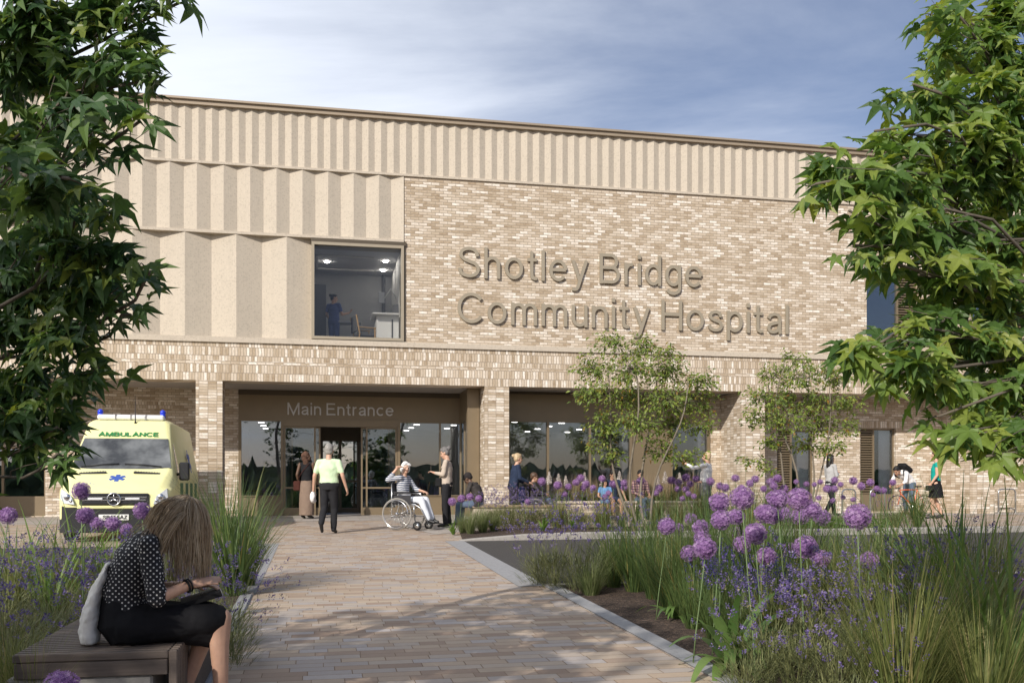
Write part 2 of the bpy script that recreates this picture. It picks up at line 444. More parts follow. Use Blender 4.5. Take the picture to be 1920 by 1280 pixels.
# ================================================================ GROUND
def sheet(name, poly, mat, dz=0.0, kind='structure'):
    bm = bmesh.new()
    f = bm.faces.new([bm.verts.new((*loc(s, d), 0)) for s, d in poly])
    for yy in (GY, -60):
        geom = bm.verts[:] + bm.edges[:] + bm.faces[:]
        bmesh.ops.bisect_plane(bm, geom=geom, plane_co=(0, yy, 0), plane_no=(0, 1, 0))
    for v in bm.verts: v.co.z = g(v.co.y) + dz
    bmesh.ops.recalc_face_normals(bm, faces=bm.faces)
    for f in bm.faces:
        if f.normal.z < 0: f.normal_flip()
    bm.transform(FRAME.inverted())
    me = bpy.data.meshes.new(name); bm.to_mesh(me); bm.free(); me.materials.append(M[mat])
    o = bpy.data.objects.new(name, me); C.objects.link(o); o.matrix_world = FRAME
    tag(o, kind=kind); return o
def kerb(name, pts, width, top, bot=-0.25, mat='granite_light', tops=None):
    """stone kerb along (s,d) points; width to the left of travel"""
    mb = MB(); n = len(pts); L = []
    for i, p in enumerate(pts):
        a = Vector(pts[max(i - 1, 0)]); b = Vector(pts[min(i + 1, n - 1)]); t = (b - a).normalized(); nn = Vector((-t.y, t.x))
        q = Vector(p); r = q + nn * width
        tp = tops[i] if tops else top
        ch = 0.015
        def w3(pp, z): X, Y = loc(pp.x, pp.y); return (*loc(pp.x, pp.y), g(Y) + z)
        L.append([w3(q, bot), w3(q, tp - ch), w3(q + nn * ch, tp), w3(r - nn * ch, tp), w3(r, tp - ch), w3(r, bot)])
    iv = FRAME.inverted()
    L = [[iv @ Vector(p) for p in ring] for ring in L]
    mb.loft(L, caps=True, smooth=False)
    o = mb.build(name, [mat], recalc=True); o.matrix_world = FRAME
    tag(o, kind='structure'); return o
sheet('ground', [(-400, -300), (400, -300), (400, 400), (-400, 400)], 'earth', -0.035)
RN, RFAR = -14.7, -7.8                                   # near and far edge of the road
PL, PR = -6.0, -2.9                                      # the raised crossing
sheet('forecourt_paving', [(-30, RFAR), (32, RFAR), (32, 14), (-30, 14)], 'paver', 0.0)
sheet('path_crossing', [(PL, RN), (PR, RN), (PR, RFAR), (PL, RFAR)], 'paver', 0.0)
sheet('path', [(-6.02, -60), (-2.58, -60), (-2.58, RN), (-6.02, RN)], 'paver', 0.0)
sheet('road', [(PR + .36, RN), (60, RN), (60, RFAR), (PR + .36, RFAR)], 'asphalt', -0.004)
sheet('road', [(-60, RN), (PL - .36, RN), (PL - .36, RFAR), (-60, RFAR)], 'asphalt', -0.004)
sheet('path_edging', [(PR, RN), (PR + .36, RN), (PR + .36, RFAR), (PR, RFAR)], 'granite_grey', 0.004)
sheet('path_edging', [(PL - .36, RN), (PL, RN), (PL, RFAR), (PL - .36, RFAR)], 'granite_grey', 0.004)
sheet('mulch_bed', [(-2.44, -60), (40, -60), (40, RN - .14), (-2.44, RN - .14)], 'mulch', 0.01, 'structure')
sheet('mulch_bed', [(-40, -60), (-6.16, -60), (-6.16, RN - .14), (-40, RN - .14)], 'mulch', 0.01, 'structure')
sheet('mulch_bed', [(-2.55, RFAR + .1), (-1.4, RFAR + .15), (7.0, RFAR + .15), (7.0, -4.9), (-1.4, -4.9), (-2.35, -6.0)], 'mulch', 0.03, 'structure')
kerb('kerb', [(-2.44, RN - .14), (-2.44, -60)], -0.15, 0.02, mat='granite_grey')
kerb('kerb', [(-6.02, -60), (-6.02, RN - .14)], 0.15, 0.02, mat='granite_grey')
kerb('kerb', [(40, RN - .15), (-2.58, RN - .15)], -0.15, 0.03)
kerb('kerb', [(-6.02, RN - .15), (-40, RN - .15)], -0.15, 0.03)
kerb('kerb', [(-2.6, RFAR - .02), (-2.2, RFAR), (-1.3, RFAR), (-.2, RFAR), (45, RFAR)], 0.16, 0.13, tops=[.02, .05, .11, .13, .13])
def slab_mat(name):
    m = bpy.data.materials.new(name); t, p = nt(m); q = NG(t); o = q.obj(); x, y, z = q.xyz(o)[0:3]
    b = q.n('ShaderNodeTexBrick'); q.l(o, b.inputs['Vector']); b.inputs['Scale'].default_value = 1; b.inputs['Brick Width'].default_value = .6; b.inputs['Row Height'].default_value = .3
    b.inputs['Color1'].default_value = (.34, .30, .26, 1); b.inputs['Color2'].default_value = (.45, .41, .37, 1); b.inputs['Mortar'].default_value = (.22, .18, .14, 1); b.inputs['Mortar Size'].default_value = .005
    nz = q.noise(o, 25, 4)
    c = q.mix(q.m('MULTIPLY', nz, .3), b.outputs['Color'], (.30, .27, .24))
    q.l(c, p.inputs['Base Color']); p.inputs['Roughness'].default_value = .8; M[name] = m
slab_mat('slab')
sheet('threshold_paving', [(-30, -0.9), (32, -0.9), (32, 2.45), (-30, 2.45)], 'slab', 0.004)
sheet('side_paving', [(PR + .05, RFAR + 1.7), (-1.5, -4.6), (-1.5, -0.9), (-3.4, -0.9), (PR - .25, RFAR + 3.2)], 'slab', 0.006)

# ================================================================ BUILDING
B = empty('hospital_building', FRAME)
tag(B, 'two storey pale brick hospital with ribbed stone cladding and bronze trim', 'building')
ZC = 10.92; ZL1 = Z(960, 343.8); ZL2 = Z(560, 445); ZST = 4.76; ZSB = 4.62; ZSO = 3.62
S0, S1 = -24.0, 27.0
SB = S(757)                                              # where brick begins
UW = (S(584), S(757), ZST + .02, Z(600, 452))            # corner picture window
def zigzag(name, s0, s1, z0, z1, pitch, valley_s, depth, base=-0.03):
    mb = MB(); h = pitch / 2
    k0 = math.floor((s0 - valley_s) / h); pts = []
    k = k0
    while True:
        s = valley_s + k * h
        d = base + (depth if k % 2 == 0 else 0)
        pts.append((s, d)); k += 1
        if s > s1: break
    out = []
    def lerp(p, q, s): t = (s - p[0]) / (q[0] - p[0]); return (s, p[1] + (q[1] - p[1]) * t)
    for p, q in zip(pts, pts[1:]):
        if q[0] <= s0 or p[0] >= s1: continue
        a = p if p[0] >= s0 else lerp(p, q, s0); b = q if q[0] <= s1 else lerp(p, q, s1)
        if not out: out.append(a)
        out.append(b)
    for a, b in zip(out, out[1:]):
        mb.quad((a[0], a[1], z0), (b[0], b[1], z0), (b[0], b[1], z1), (a[0], a[1], z1))
    return mb.build(name, ['precast'], B)
zigzag('ribbed_cladding', S0, S1, ZL1 + .06, ZC - .16, (S(1440) - S(308.75)) / round((S(1440) - S(308.75)) / .336), S(308.75), 0.058)
p2 = .672
zigzag('ribbed_cladding', S0, SB, ZL2 + .07, ZL1, p2, SB - p2 / 2, 0.105)
p3 = (S(584) - S(298)) / 3
zigzag('ribbed_cladding', S0, S(584), ZST, ZL2, p3, S(298), 0.20)
mb = MB()
mb.box(S0, S1, -.05, .4, ZL1, ZL1 + .06)
mb.box(S0, SB, -.045, .4, ZL2, ZL2 + .07)
mb.box(S0, S1, -.06, .3, ZSB, ZST)
mb.build('string_course', ['precast_band'], B)
mb = MB()
mb.box(S0 - .05, S1 + .05, -.16, .5, ZC - .055, ZC)
mb.box(S0 - .02, S1 + .02, -.10, .45, ZC - .16, ZC - .055)
mb.build('coping', ['coping'], B)

def wall(mb, s0, s1, z0, z1, d, holes=(), thick=0.3):
    ss = sorted({s0, s1} | {h[0] for h in holes} | {h[1] for h in holes}); zz = sorted({z0, z1} | {h[2] for h in holes} | {h[3] for h in holes})
    ss = [x for x in ss if s0 <= x <= s1]; zz = [x for x in zz if z0 <= x <= z1]
    for a, b in zip(ss, ss[1:]):
        for c, e in zip(zz, zz[1:]):
            m, n = (a + b) / 2, (c + e) / 2
            if any(h[0] < m < h[1] and h[2] < n < h[3] for h in holes): continue
            mb.quad((a, d, c), (b, d, c), (b, d, e), (a, d, e))
    for h in holes:
        a, b, c, e = h
        mb.quad((a, d, c), (a, d + thick, c), (a, d + thick, e), (a, d, e)); mb.quad((b, d + thick, c), (b, d, c), (b, d, e), (b, d + thick, e))
        mb.quad((a, d, e), (a, d + thick, e), (b, d + thick, e), (b, d, e)); mb.quad((a, d + thick, c), (a, d, c), (b, d, c), (b, d + thick, c))
RW = (S(1625), S(1625) + 1.75, Z(1640, 655), Z(1640, 500))
RW2 = (S(1625) + 3.6, S(1625) + 5.4, RW[2], RW[3])
mb = MB(); wall(mb, SB, S1, ZST, ZL1, 0, (RW, RW2)); 
mb.quad((SB, 0, ZST), (SB, 0, ZL1), (SB, .5, ZL1), (SB, .5, ZST))
mb.build('brick_wall', ['brick'], B)
for a, b, c, e in (RW, RW2): mb = MB(); mb.box(a - .15, b + .15, -.006, .02, e, e + .225); mb.build('window_lintel', ['brick_soldier'], B)
# soldier course band over the ground floor openings
mb = MB()
for z0, z1 in ((ZSO, ZSO + .45), (ZSO + .525, ZSB)): mb.mat(0).quad((S0, 0, z0), (S1, 0, z0), (S1, 0, z1), (S0, 0, z1))
mb.mat(1).quad((S0, 0, ZSO + .45), (S1, 0, ZSO + .45), (S1, 0, ZSO + .525), (S0, 0, ZSO + .525))
mb.mat(1).quad((S0, 0, ZSO), (S0, .65, ZSO), (S1, .65, ZSO), (S1, 0, ZSO))
mb.build('lintel_band', ['brick_soldier', 'brick'], B)
mb = MB(); mb.quad((S0, .65, ZSO + .02), (S0, 4, ZSO + .02), (S1, 4, ZSO + .02), (S1, .65, ZSO + .02)); mb.quad((S0, .65, ZSO), (S0, .65, ZSO + .02), (S1, .65, ZSO + .02), (S1, .65, ZSO))
mb.build('soffit', ['soffit_grey'], B)
piers = [(S(367), S(417), .68), (S(909), S(954.5), .76), (S(1391), S(1434), 1.5), (S(1824), S(1865), 1.5)]
piers.append((piers[0][0] - 7.3, piers[0][0] - 6.6, .68))
for a, b, dd in piers:
    mb = MB(); mb.box(a, b, 0.001, dd, -.1, ZSO)
    mb.build('brick_pier', ['brick_stack'], B)
# outer shell
mb = MB()
mb.quad((S0, -.02, 0), (S0, -.02, ZC - .1), (S0, 16, ZC - .1), (S0, 16, 0)); mb.quad((S1, -.02, 0), (S1, 16, 0), (S1, 16, ZC - .1), (S1, -.02, ZC - .1))
mb.quad((S0, 16, 0), (S0, 16, ZC - .1), (S1, 16, ZC - .1), (S1, 16, 0))
mb.mat(1).quad((S0, -.05, ZC - .1), (S1, -.05, ZC - .1), (S1, 16, ZC - .1), (S0, 16, ZC - .1))
mb.build('outer_wall', ['brick', 'roofing'], B)

def frame_rect(mb, a, b, c, e, d0, d1, t, tb=None):
    tb = t if tb is None else tb
    mb.box(a, a + t, d0, d1, c, e); mb.box(b - t, b, d0, d1, c, e)
    mb.box(a + t, b - t, d0, d1, e - t, e); mb.box(a + t, b - t, d0, d1, c, c + tb)
def pane(parent, a, b, c, e, d, mat='glass', name='pane'):
    mb = MB(); mb.box(a, b, d, d + .012, c, e); return mb.build(name, [mat], parent)
# picture window at the brick corner
mb = MB(); frame_rect(mb, UW[0], UW[1], UW[2], UW[3] - .03, -.07, .45, .075)
wf = mb.build('window', ['sign_bronze'], B); pane(wf, UW[0] + .07, UW[1] - .07, UW[2] + .07, UW[3] - .1, .02, 'glass_upper')
mb = MB(); mb.box(UW[0] - .02, UW[1] + .06, -.06, .5, UW[3] - .03, ZL2)
mb.box(UW[1], UW[1] + .045, -.03, -.002, UW[2], UW[3]); mb.build('window_surround', ['bronze_dark'], B)
# room behind it
a, b = UW[0] - 1.2, UW[1] - .02; c, e = 4.66, UW[3] + .02; d0, d1 = .46, 4.1
def room(name, a, b, c, e, d0, d1, mats=('room_wall', 'room_floor', 'room_ceiling'), right=None, front=True):
    mb = MB()
    mb.mat(0).quad((a, d1, c), (b, d1, c), (b, d1, e), (a, d1, e)); mb.quad((a, d0, c), (a, d1, c), (a, d1, e), (a, d0, e))
    mb.mat(3 if right else 0).quad((b, d0, c), (b, d0, e), (b, d1, e), (b, d1, c))
    mb.mat(1).quad((a, d0, c), (b, d0, c), (b, d1, c), (a, d1, c)); mb.mat(2).quad((a, d0, e), (a, d1, e), (b, d1, e), (b, d0, e))
    return mb.build(name, list(mats) + ([right] if right else []), B)
room('interior_room', a, b, c, e, d0, d1, right='room_white')
mb = MB(); mb.box(S(588, 4), S(611, 4), 3.3, 4.08, c, e - .5); mb.build('interior_wardrobe', ['room_dark'], B); mb = MB(); mb.box(S(716, 4), S(722, 4), 3.9, 4.05, c, e); mb.build('service_duct', ['room_dark'], B)
mb = MB()
zc = e - .012
for (ua, da, ub, db) in ((594, 1.6, 594, 3.3), (594, 1.6, 700, 1.6), (594, 3.3, 700, 3.3)):
    A_ = (S(ua, da), da); B_ = (S(ub, db), db)
    mb.box(min(A_[0], B_[0]) - .03, max(A_[0], B_[0]) + .03, min(da, db) - .03, max(da, db) + .03, zc - .03, zc + .005)
mb.build('ceiling_track', ['room_white'], B)
for uu, dd in ((613, 2.4), (723, 2.0), (718, 3.2)):
    mb = MB(); mb.tube([(S(uu, dd), dd, zc - .02), (S(uu, dd), dd, zc + .005)], .06, 14); mb.build('downlight', ['lamp_lit_ward'], B)
# right hand upper windows
for k, (a, b, c, e) in enumerate((RW, RW2)):
    mb = MB(); frame_rect(mb, a, b, c, e, .12, .25, .05); mb.box(a + .05, b - .05, .12, .24, c + .05, c + .42)
    lv = a + (b - a) * .62
    mb.box(lv, lv + .05, .121, .251, c + .05, e - .05); wf = mb.build('window', ['bronze'], B)
    pane(wf, a + .05, lv, c + .42, e - .05, .18)
    mb = MB(); z = c + .44
    while z < e - .06: mb.box(lv + .05, b - .05, .13, .2, z, z + .03); z += .075
    mb.build('louvre', ['bronze'], wf)
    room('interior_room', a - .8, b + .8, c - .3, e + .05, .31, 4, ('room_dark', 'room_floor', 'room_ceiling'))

# ---------------- ground floor back walls
DE, DR = 2.5, 1.5
def Zd(v, d, u=650): return Z(u, v, d)
eL, eR = S(447, DE), S(868, DE)                          # entrance screen
# left bay back wall + window at far left
lw = (S(-60, DE), S(85, DE), .03, Zd(838, DE, 60))
mb = MB(); wall(mb, S0, eL, -.02, ZSO + .02, DE, (lw,)); mb.build('brick_wall', ['brick'], B); mb = MB(); mb.box(S(180, DE), S(330, DE), DE - .006, DE + .01, Zd(765, DE, 250), Zd(752, DE, 250)); mb.build('window_lintel', ['brick_soldier'], B)
mb = MB(); frame_rect(mb, lw[0], lw[1], lw[2], lw[3], DE + .08, DE + .2, .05)
zs = Zd(930, DE, 60); mb.box(lw[0] + .05, lw[1] - .05, DE + .09, DE + .19, lw[2] + .05, zs)
m0 = S(3, DE); mb.box(m0 - .03, m0 + .03, DE + .085, DE + .205, zs, lw[3] - .05)
wf = mb.build('window', ['bronze'], B); pane(wf, lw[0] + .05, lw[1] - .05, zs, lw[3] - .05, DE + .14)
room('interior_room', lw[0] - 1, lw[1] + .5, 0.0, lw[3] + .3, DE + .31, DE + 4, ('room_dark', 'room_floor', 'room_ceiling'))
# return brick beside P2 behind the column + right bay walls
zT = Zd(733, DE); zF1 = Zd(743, DE); zF0 = Zd(787, DE); zG = Zd(791, DE); zP = Zd(931, DE); zSill = Zd(928, DE)
screen = empty('entrance_screen'); screen.parent = B
def scr(): return MB()
DB = DE + .12
mb = scr(); mb.box(eL, eR, DE - .02, DB, zF1, ZSO + .015); mb.build('head_trim', ['bronze_dark'], screen)
mb = scr(); mb.box(eL, eR, DE, DB, zF0, zF1); mb.build('fascia', ['bronze'], screen)
mb = scr()
def mull(u0, u1, z0, z1, dd0=-.03, dd1=.10): mb.box(S(u0, DE), S(u1, DE), DE + dd0, DE + dd1, z0, z1)
z0_ = 0.0
mull(447, 452.5, z0_, zF0); mull(526.5, 531.5, z0_, zF0); mb.box(S(531.5, DE), S(745, DE), DE + .03, DE + .085, zF0 - .003, zF0 + .02); mull(745, 750.5, z0_, zF0); mull(823.5, 826.5, zSill, zF0); mull(862, 868, z0_, zF0)
for ua, ub in ((452.5, 526.5), (750.5, 862)):
    mb.box(S(ua, DE), S(ub, DE), DE - .025, DE + .09, zG, zF0 - .002); mb.box(S(ua, DE), S(ub, DE), DE - .05, DE + .09, zSill - .03, zSill)
    mb.box(S(ua, DE), S(ub, DE), DE - .01, DE + .08, z0_, zSill - .03)
mb.build('mullion_frame', ['bronze'], screen)
for ua, ub in ((452.5, 526.5), (750.5, 823.5), (826.5, 862)):
    pane(screen, S(ua, DE), S(ub, DE), zSill, zG, DE + .03)
# automatic sliding doors
zH = Zd(800, DE); zMid = Zd(914, DE); zB = Zd(951, DE)
mb = scr(); mb.box(S(531.5, DE), S(745, DE), DE - .05, DB + .1, zH, zF0 - .004); mb.build('door_header', ['bronze'], screen)
def leaf(ua, ub, d, st=3.0):
    mb = MB(); a, b = S(ua, DE), S(ub, DE); t = .05
    mb.box(a, a + t, d, d + .06, z0_, zH); mb.box(b - t, b, d, d + .06, z0_, zH)
    mb.box(a + t, b - t, d + .001, d + .059, z0_, zB); mb.box(a + t, b - t, d + .001, d + .059, zMid - .025, zMid + .025); mb.box(a + t, b - t, d + .001, d + .059, zH - .05, zH - .002)
    o = mb.build('sliding_door', ['bronze'], screen)
    pane(o, a + t, b - t, zB, zH - .05, d + .025, 'glass_clear')
leaf(532, 592, DE); leaf(686, 744.5, DE); leaf(546, 601, DE + .09); leaf(677, 731, DE + .09)
# return of the screen and the bronze column beside the middle pier
mb = scr(); xr = eR
mb.box(xr - .10, xr, 1.05, DE - .03, zF0, ZSO + .014); mb.box(xr - .10, xr - .02, 1.05, DE - .03, z0_, zSill); mb.box(xr - .09, xr - .01, 1.05, DE - .03, zG, zF0 - .002)
mb.box(xr - .10, xr, 1.65, 1.72, zSill, zG)
mb.build('return_frame', ['bronze'], screen)
mb = MB(); mb.box(xr - .06, xr - .048, 1.05, DE - .03, zSill, zG); mb.build('pane', ['glass'], screen)
mb = scr(); mb.box(xr - .13, xr + .22, .78, 1.05, z0_, ZSO + .013); mb.build('column', ['bronze'], screen)
# lobby and waiting areas behind the glass
la, lb = S(531, DE), S(745, DE)
mb = MB()
mb.box(la - .06, la, DB + .3, 6.2, 0, 3.15); mb.build('lobby_wall', ['room_white'], B); mb = MB(); mb.box(lb, lb + .06, DB + .3, 6.2, 0, 3.15); mb.build('lobby_wall', ['room_white'], B)
room('interior_room', eL - .1, eR + .1, .004, zF0 - .02, DB + .01, 8.2, right='room_white')
mb = MB(); dI = 5.6
x0, x1 = S(603, dI), S(672, dI); zi = Z(640, 827, dI)
mb.box(la, x0, dI, dI + .1, zi - .02, 3.1); mb.box(x0, x1, dI, dI + .1, zi, 3.1); mb.box(x1, lb, dI, dI + .1, zi - .02, 3.1)
for xx in (x0, (x0 + x1) / 2, x1): mb.box(xx - .045, xx + .045, dI - .01, dI + .09, .005, zi)
mb.box(x0, x1, dI - .005, dI + .08, .005, .15); mb.box(x0, x1, dI - .005, dI + .08, .98, 1.05)
mb.box(la, x0 - .045, dI, dI + .1, .005, .15); mb.box(x1 + .045, lb, dI, dI + .1, .005, .15)
mb.build('inner_door', ['bronze_dark'], screen)
glass('glass_mirror', (.30, .32, .34), 0.42)
pane(screen, x0, x1, .15, zi, dI + .05, 'glass_mirror', 'inner_pane'); pane(screen, la, x0 - .045, .15, zi - .02, dI + .05, 'glass_clear', 'inner_pane'); pane(screen, x1 + .045, lb, .15, zi - .02, dI + .05, 'glass_clear', 'inner_pane')
zc = zF0 - .035
def lit(u, v, d=None, w_=.085):
    Y = F * (zc - H) / (HY - v); 
    X = (u - CX) / F * Y; s, d = fac_of(X, Y)
    mb = MB(); mb.box(s - w_, s + w_, d - .045, d + .045, zc - .01, zc + .01); mb.build('downlight', ['lamp_lit'], B)
for u, v in ((490, 792), (494, 798), (498, 803), (762, 807), (771, 802), (781, 796), (838, 803), (851, 797)): lit(u, v)
# right bay between the middle pier and the next
RB0, RB1 = piers[1][1] - .02, piers[2][0] + .0
zf1, zf0, zs2 = Zd(741, DR, 1100), Zd(788, DR, 1100), Zd(935, DR, 1100)
w0, w1 = S(950, DR), S(1330, DR)
rs = empty('glazed_screen'); rs.parent = B
mb = MB(); mb.box(w0, w1, DR - .02, DR + .14, zf1, ZSO + .015); mb.build('head_trim', ['bronze_dark'], rs)
mb = MB(); mb.box(w0, w1, DR, DR + .12, zf0, zf1); mb.build('fascia', ['bronze'], rs)
mb = MB()
for ua, ub in ((950, 956), (1025, 1029), (1104, 1107.5), (1180, 1185), (1257, 1260), (1325, 1330)): mb.box(S(ua, DR), S(ub, DR), DR - .05, DR + .1, .005, zf0)
mb.box(w0, w1, DR - .03, DR + .08, zf0 - .07, zf0 - .002); mb.box(w0, w1, DR - .04, DR + .09, .005, zs2)
mb.box(S(1185, DR), S(1257, DR), DR - .01, DR + .07, zs2, zf0 - .07)
mb.build('mullion_frame', ['bronze'], rs)
for ua, ub in ((956, 1025), (1029, 1104), (1107.5, 1180), (1260, 1325)): pane(rs, S(ua, DR), S(ub, DR), zs2, zf0 - .07, DR + .02)
for ua, ub in ((1170, 1180), (1312, 1325)): mb = MB(); mb.box(S(ua, DR), S(ub, DR), DR + .16, DR + .5, 0, zf0); mb.build('interior_wall', ['room_white'], B)
room('interior_room', w0 - .05, w1 + .05, .004, zf0 - .02, DR + .13, 7.5)
zc = zf0 - .035
for u, v in ((965, 791), (1008, 804), (989, 809), (1053, 793), (1030, 799), (1086, 805), (1064, 810)): lit(u, v)
# brick on either side of that bay and the bays to the right
b1 = (S(1457, DR), S(1526, DR), .05, Zd(806, DR, 1490)); b2 = (S(1613, DR), S(1680, DR), .05, Zd(803, DR, 1645))
mb = MB(); wall(mb, w1, S1, -.02, ZSO + .02, DR, (b1, b2), .25)
mb.build('brick_wall', ['brick'], B)
mb = MB(); mb.quad((eR, 1.0, 0), (eR + .6, 1.0, 0), (eR + .6, 1.0, ZSO), (eR, 1.0, ZSO)); mb.build('brick_return', ['brick'], B)
for b_ in (b1, b2): mb = MB(); mb.box(b_[0] - .15, b_[1] + .15, DR - .007, DR + .02, b_[3], b_[3] + .225); mb.build('window_lintel', ['brick_soldier'], B)
for (a, b, c, e) in (b1, b2):
    mb = MB(); frame_rect(mb, a, b, c, e, DR + .12, DR + .24, .045)
    zp = Zd(926, DR, 1600); lv = a + (b - a) * .40; wv = a + (b - a) * .66
    mb.box(a + .045, b - .045, DR + .13, DR + .22, c + .045, zp); mb.box(lv, lv + .06, DR + .115, DR + .235, zp, e - .045)
    wf = mb.build('window', ['bronze'], B)
    mb = MB(); z = zp + .02
    while z < e - .08: mb.box(a + .045, lv, DR + .12, DR + .19, z, z + .035); z += .078
    mb.build('louvre', ['bronze'], wf)
    mb = MB(); mb.box(a + .03, lv + .02, DR + .225, DR + .25, zp - .02, e); mb.build('louvre_backing', ['bronze_dark'], wf)
    pane(wf, lv + .06, b - .045, zp, e - .045, DR + .17)
    mb = MB(); mb.box(wv, b - .03, DR + .30, DR + .33, c, e); mb.build('window_blind', ['room_white'], wf)
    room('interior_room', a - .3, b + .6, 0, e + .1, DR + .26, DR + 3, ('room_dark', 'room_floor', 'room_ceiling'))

# ---------------- lettering: an even-stroke grotesque drawn stroke by stroke
def arc(cx, cy, rx, ry, a0, a1, n=14):
    return [(cx + rx * math.cos(R(a0 + (a1 - a0) * i / n)), cy + ry * math.sin(R(a0 + (a1 - a0) * i / n))) for i in range(n + 1)]
def smooth_pts(pts, k=5):
    out = []; P = [pts[0]] + list(pts) + [pts[-1]]
    for i in range(1, len(P) - 2):
        p0, p1, p2_, p3_ = P[i - 1], P[i], P[i + 1], P[i + 2]
        for j in range(k):
            t = j / k
            out.append(tuple(0.5 * (2 * p1[q] + (p2_[q] - p0[q]) * t + (2 * p0[q] - 5 * p1[q] + 4 * p2_[q] - p3_[q]) * t * t + (3 * p1[q] - p0[q] - 3 * p2_[q] + p3_[q]) * t ** 3) for q in (0, 1)))
    out.append(pts[-1]); return out
XH = .725
SS = [(.68, .69), (.61, .86), (.40, .937), (.18, .87), (.12, .73), (.22, .60), (.42, .52), (.62, .44), (.70, .28), (.61, .12), (.39, .063), (.15, .13), (.07, .31)]
GL = {
 'S': ([smooth_pts(SS)], .76), 's': ([smooth_pts([(x * .69, y * .70 + .013) for x, y in SS])], .53),
 'h': ([[(.06, 0), (.06, 1)], [(.06, .36)] + arc(.275, .44, .215, .2225, 180, 0) + [(.49, 0)]], .55),
 'o': ([arc(.32, .3625, .2575, .30, 0, 360, 28)], .64), 't': ([[(.15, .93), (.15, .18), (.175, .09), (.245, .06), (.33, .075)], [(.0, .665), (.32, .665)]], .34),
 'l': ([[(.06, 0), (.06, 1)]], .12), 'e': ([[(.07, .38), (.58, .38)], arc(.32, .3625, .2575, .30, 3, 322, 24)], .64),
 'y': ([[(.05, .725), (.29, .05)], smooth_pts([(.53, .725), (.30, .06), (.235, -.13), (.16, -.225), (.03, -.225)])], .58),
 'B': ([[(.06, 0), (.06, 1)], [(.06, .938), (.40, .938)] + arc(.40, .735, .205, .203, 90, -90) + [(.06, .532)], [(.40, .531), (.43, .531)] + arc(.43, .297, .24, .234, 90, -90) + [(.06, .063)]], .74),
 'r': ([[(.06, 0), (.06, .725)], [(.06, .36)] + arc(.26, .44, .20, .2225, 180, 78)], .34),
 'i': ([[(.06, 0), (.06, .725)], [(.06, .86), (.06, 1)]], .12),
 'd': ([arc(.30, .3625, .24, .30, 0, 360, 28), [(.53, 0), (.53, 1)]], .59), 'p': ([arc(.30, .3625, .24, .30, 0, 360, 28), [(.07, -.28), (.07, .725)]], .60),
 'g': ([arc(.30, .3625, .24, .30, 0, 360, 28), [(.53, .725), (.53, -.03)] + arc(.30, -.05, .23, .18, 0, -160)], .59),
 'C': ([arc(.46, .5, .40, .4375, 38, 322, 28)], .84), 'c': ([arc(.31, .3625, .25, .30, 45, 315, 24)], .57),
 'n': ([[(.06, 0), (.06, .725)], [(.06, .36)] + arc(.275, .44, .215, .2225, 180, 0) + [(.49, 0)]], .55),
 'u': ([[(.06, .725)] + arc(.275, .285, .215, .2225, 180, 360) + [(.49, .36)], [(.49, 0), (.49, .725)]], .55),
 'm': ([[(.06, 0), (.06, .725)], [(.06, .36)] + arc(.25, .46, .19, .2025, 180, 0) + [(.44, 0)], [(.44, .36)] + arc(.63, .46, .19, .2025, 180, 0) + [(.82, 0)]], .88),
 'H': ([[(.06, 0), (.06, 1)], [(.69, 0), (.69, 1)], [(.06, .53), (.69, .53)]], .75),
 'a': ([smooth_pts([(.07, .51), (.14, .62), (.29, .663), (.42, .62), (.47, .50), (.47, .14), (.505, .0)]), smooth_pts([(.47, .40), (.30, .365), (.13, .31), (.065, .19), (.12, .09), (.24, .06), (.38, .11), (.47, .25)])], .55),
 'M': ([[(.06, 0), (.06, 1)], [(.86, 0), (.86, 1)], [(.075, .96), (.46, .05), (.845, .96)]], .92),
 'E': ([[(.06, 0), (.06, 1)], [(.06, .938), (.66, .938)], [(.06, .53), (.61, .53)], [(.06, .063), (.69, .063)]], .70),
}
SIMPLE = {}
def lettering(name, txt, s_left, s_right, z_base, cap, d_face, depth, mat, parent=None, sw=.106):
    x = 0; runs = []
    for ch in txt:
        if ch == ' ': x += .27; continue
        st, wd = GL[ch]
        runs.append((x, st)); x += wd + .145
    total = x - .145; k = (s_right - s_left) / total; hx = sw / 2
    mb = MB(); cnt = 0
    for ox, st in runs:
        for pi, p in enumerate(st):
            closed = len(p) > 20 and abs(p[0][0] - p[-1][0]) < 1e-4 and abs(p[0][1] - p[-1][1]) < 1e-4
            if closed: p = p[:-1]
            n = len(p); Lr = []
            for i in range(n):
                a = Vector(p[(i - 1) % n] if closed or i > 0 else p[0]); b = Vector(p[(i + 1) % n] if closed or i < n - 1 else p[-1])
                c = Vector(p[i]); t1 = (c - a); t2 = (b - c)
                if t1.length < 1e-6: t1 = t2
                if t2.length < 1e-6: t2 = t1
                t1.normalize(); t2.normalize(); tt = (t1 + t2).normalized(); nn = Vector((-tt.y, tt.x)); sc = hx / max(.35, tt.dot(t1))
                Lr.append((c + nn * sc, c - nn * sc))
            df = d_face - .0015 * pi
            def w(q, d): return (s_left + (ox + q.x) * k, d, z_base + q.y * cap)
            rings = [[w(a, df), w(b, df), w(b, d_face + depth), w(a, d_face + depth)] for a, b in Lr]
            if closed: rings.append(rings[0])
            mb.loft(rings, caps=not closed, smooth=False)
    return mb.build(name, [mat], parent, recalc=True)
sg = empty('hospital_sign', FRAME); tag(sg, 'large bronze letters reading Shotley Bridge Community Hospital fixed to the upper brick wall', 'sign')
lettering('lettering', 'Shotley Bridge', S(857), S(1315.5), Z(870, 521), .86, -.075, .062, 'sign_bronze', sg)
lettering('lettering', 'Community Hospital', S(857), S(1477), Z(870, 606.5), .86, -.075, .062, 'sign_bronze', sg)
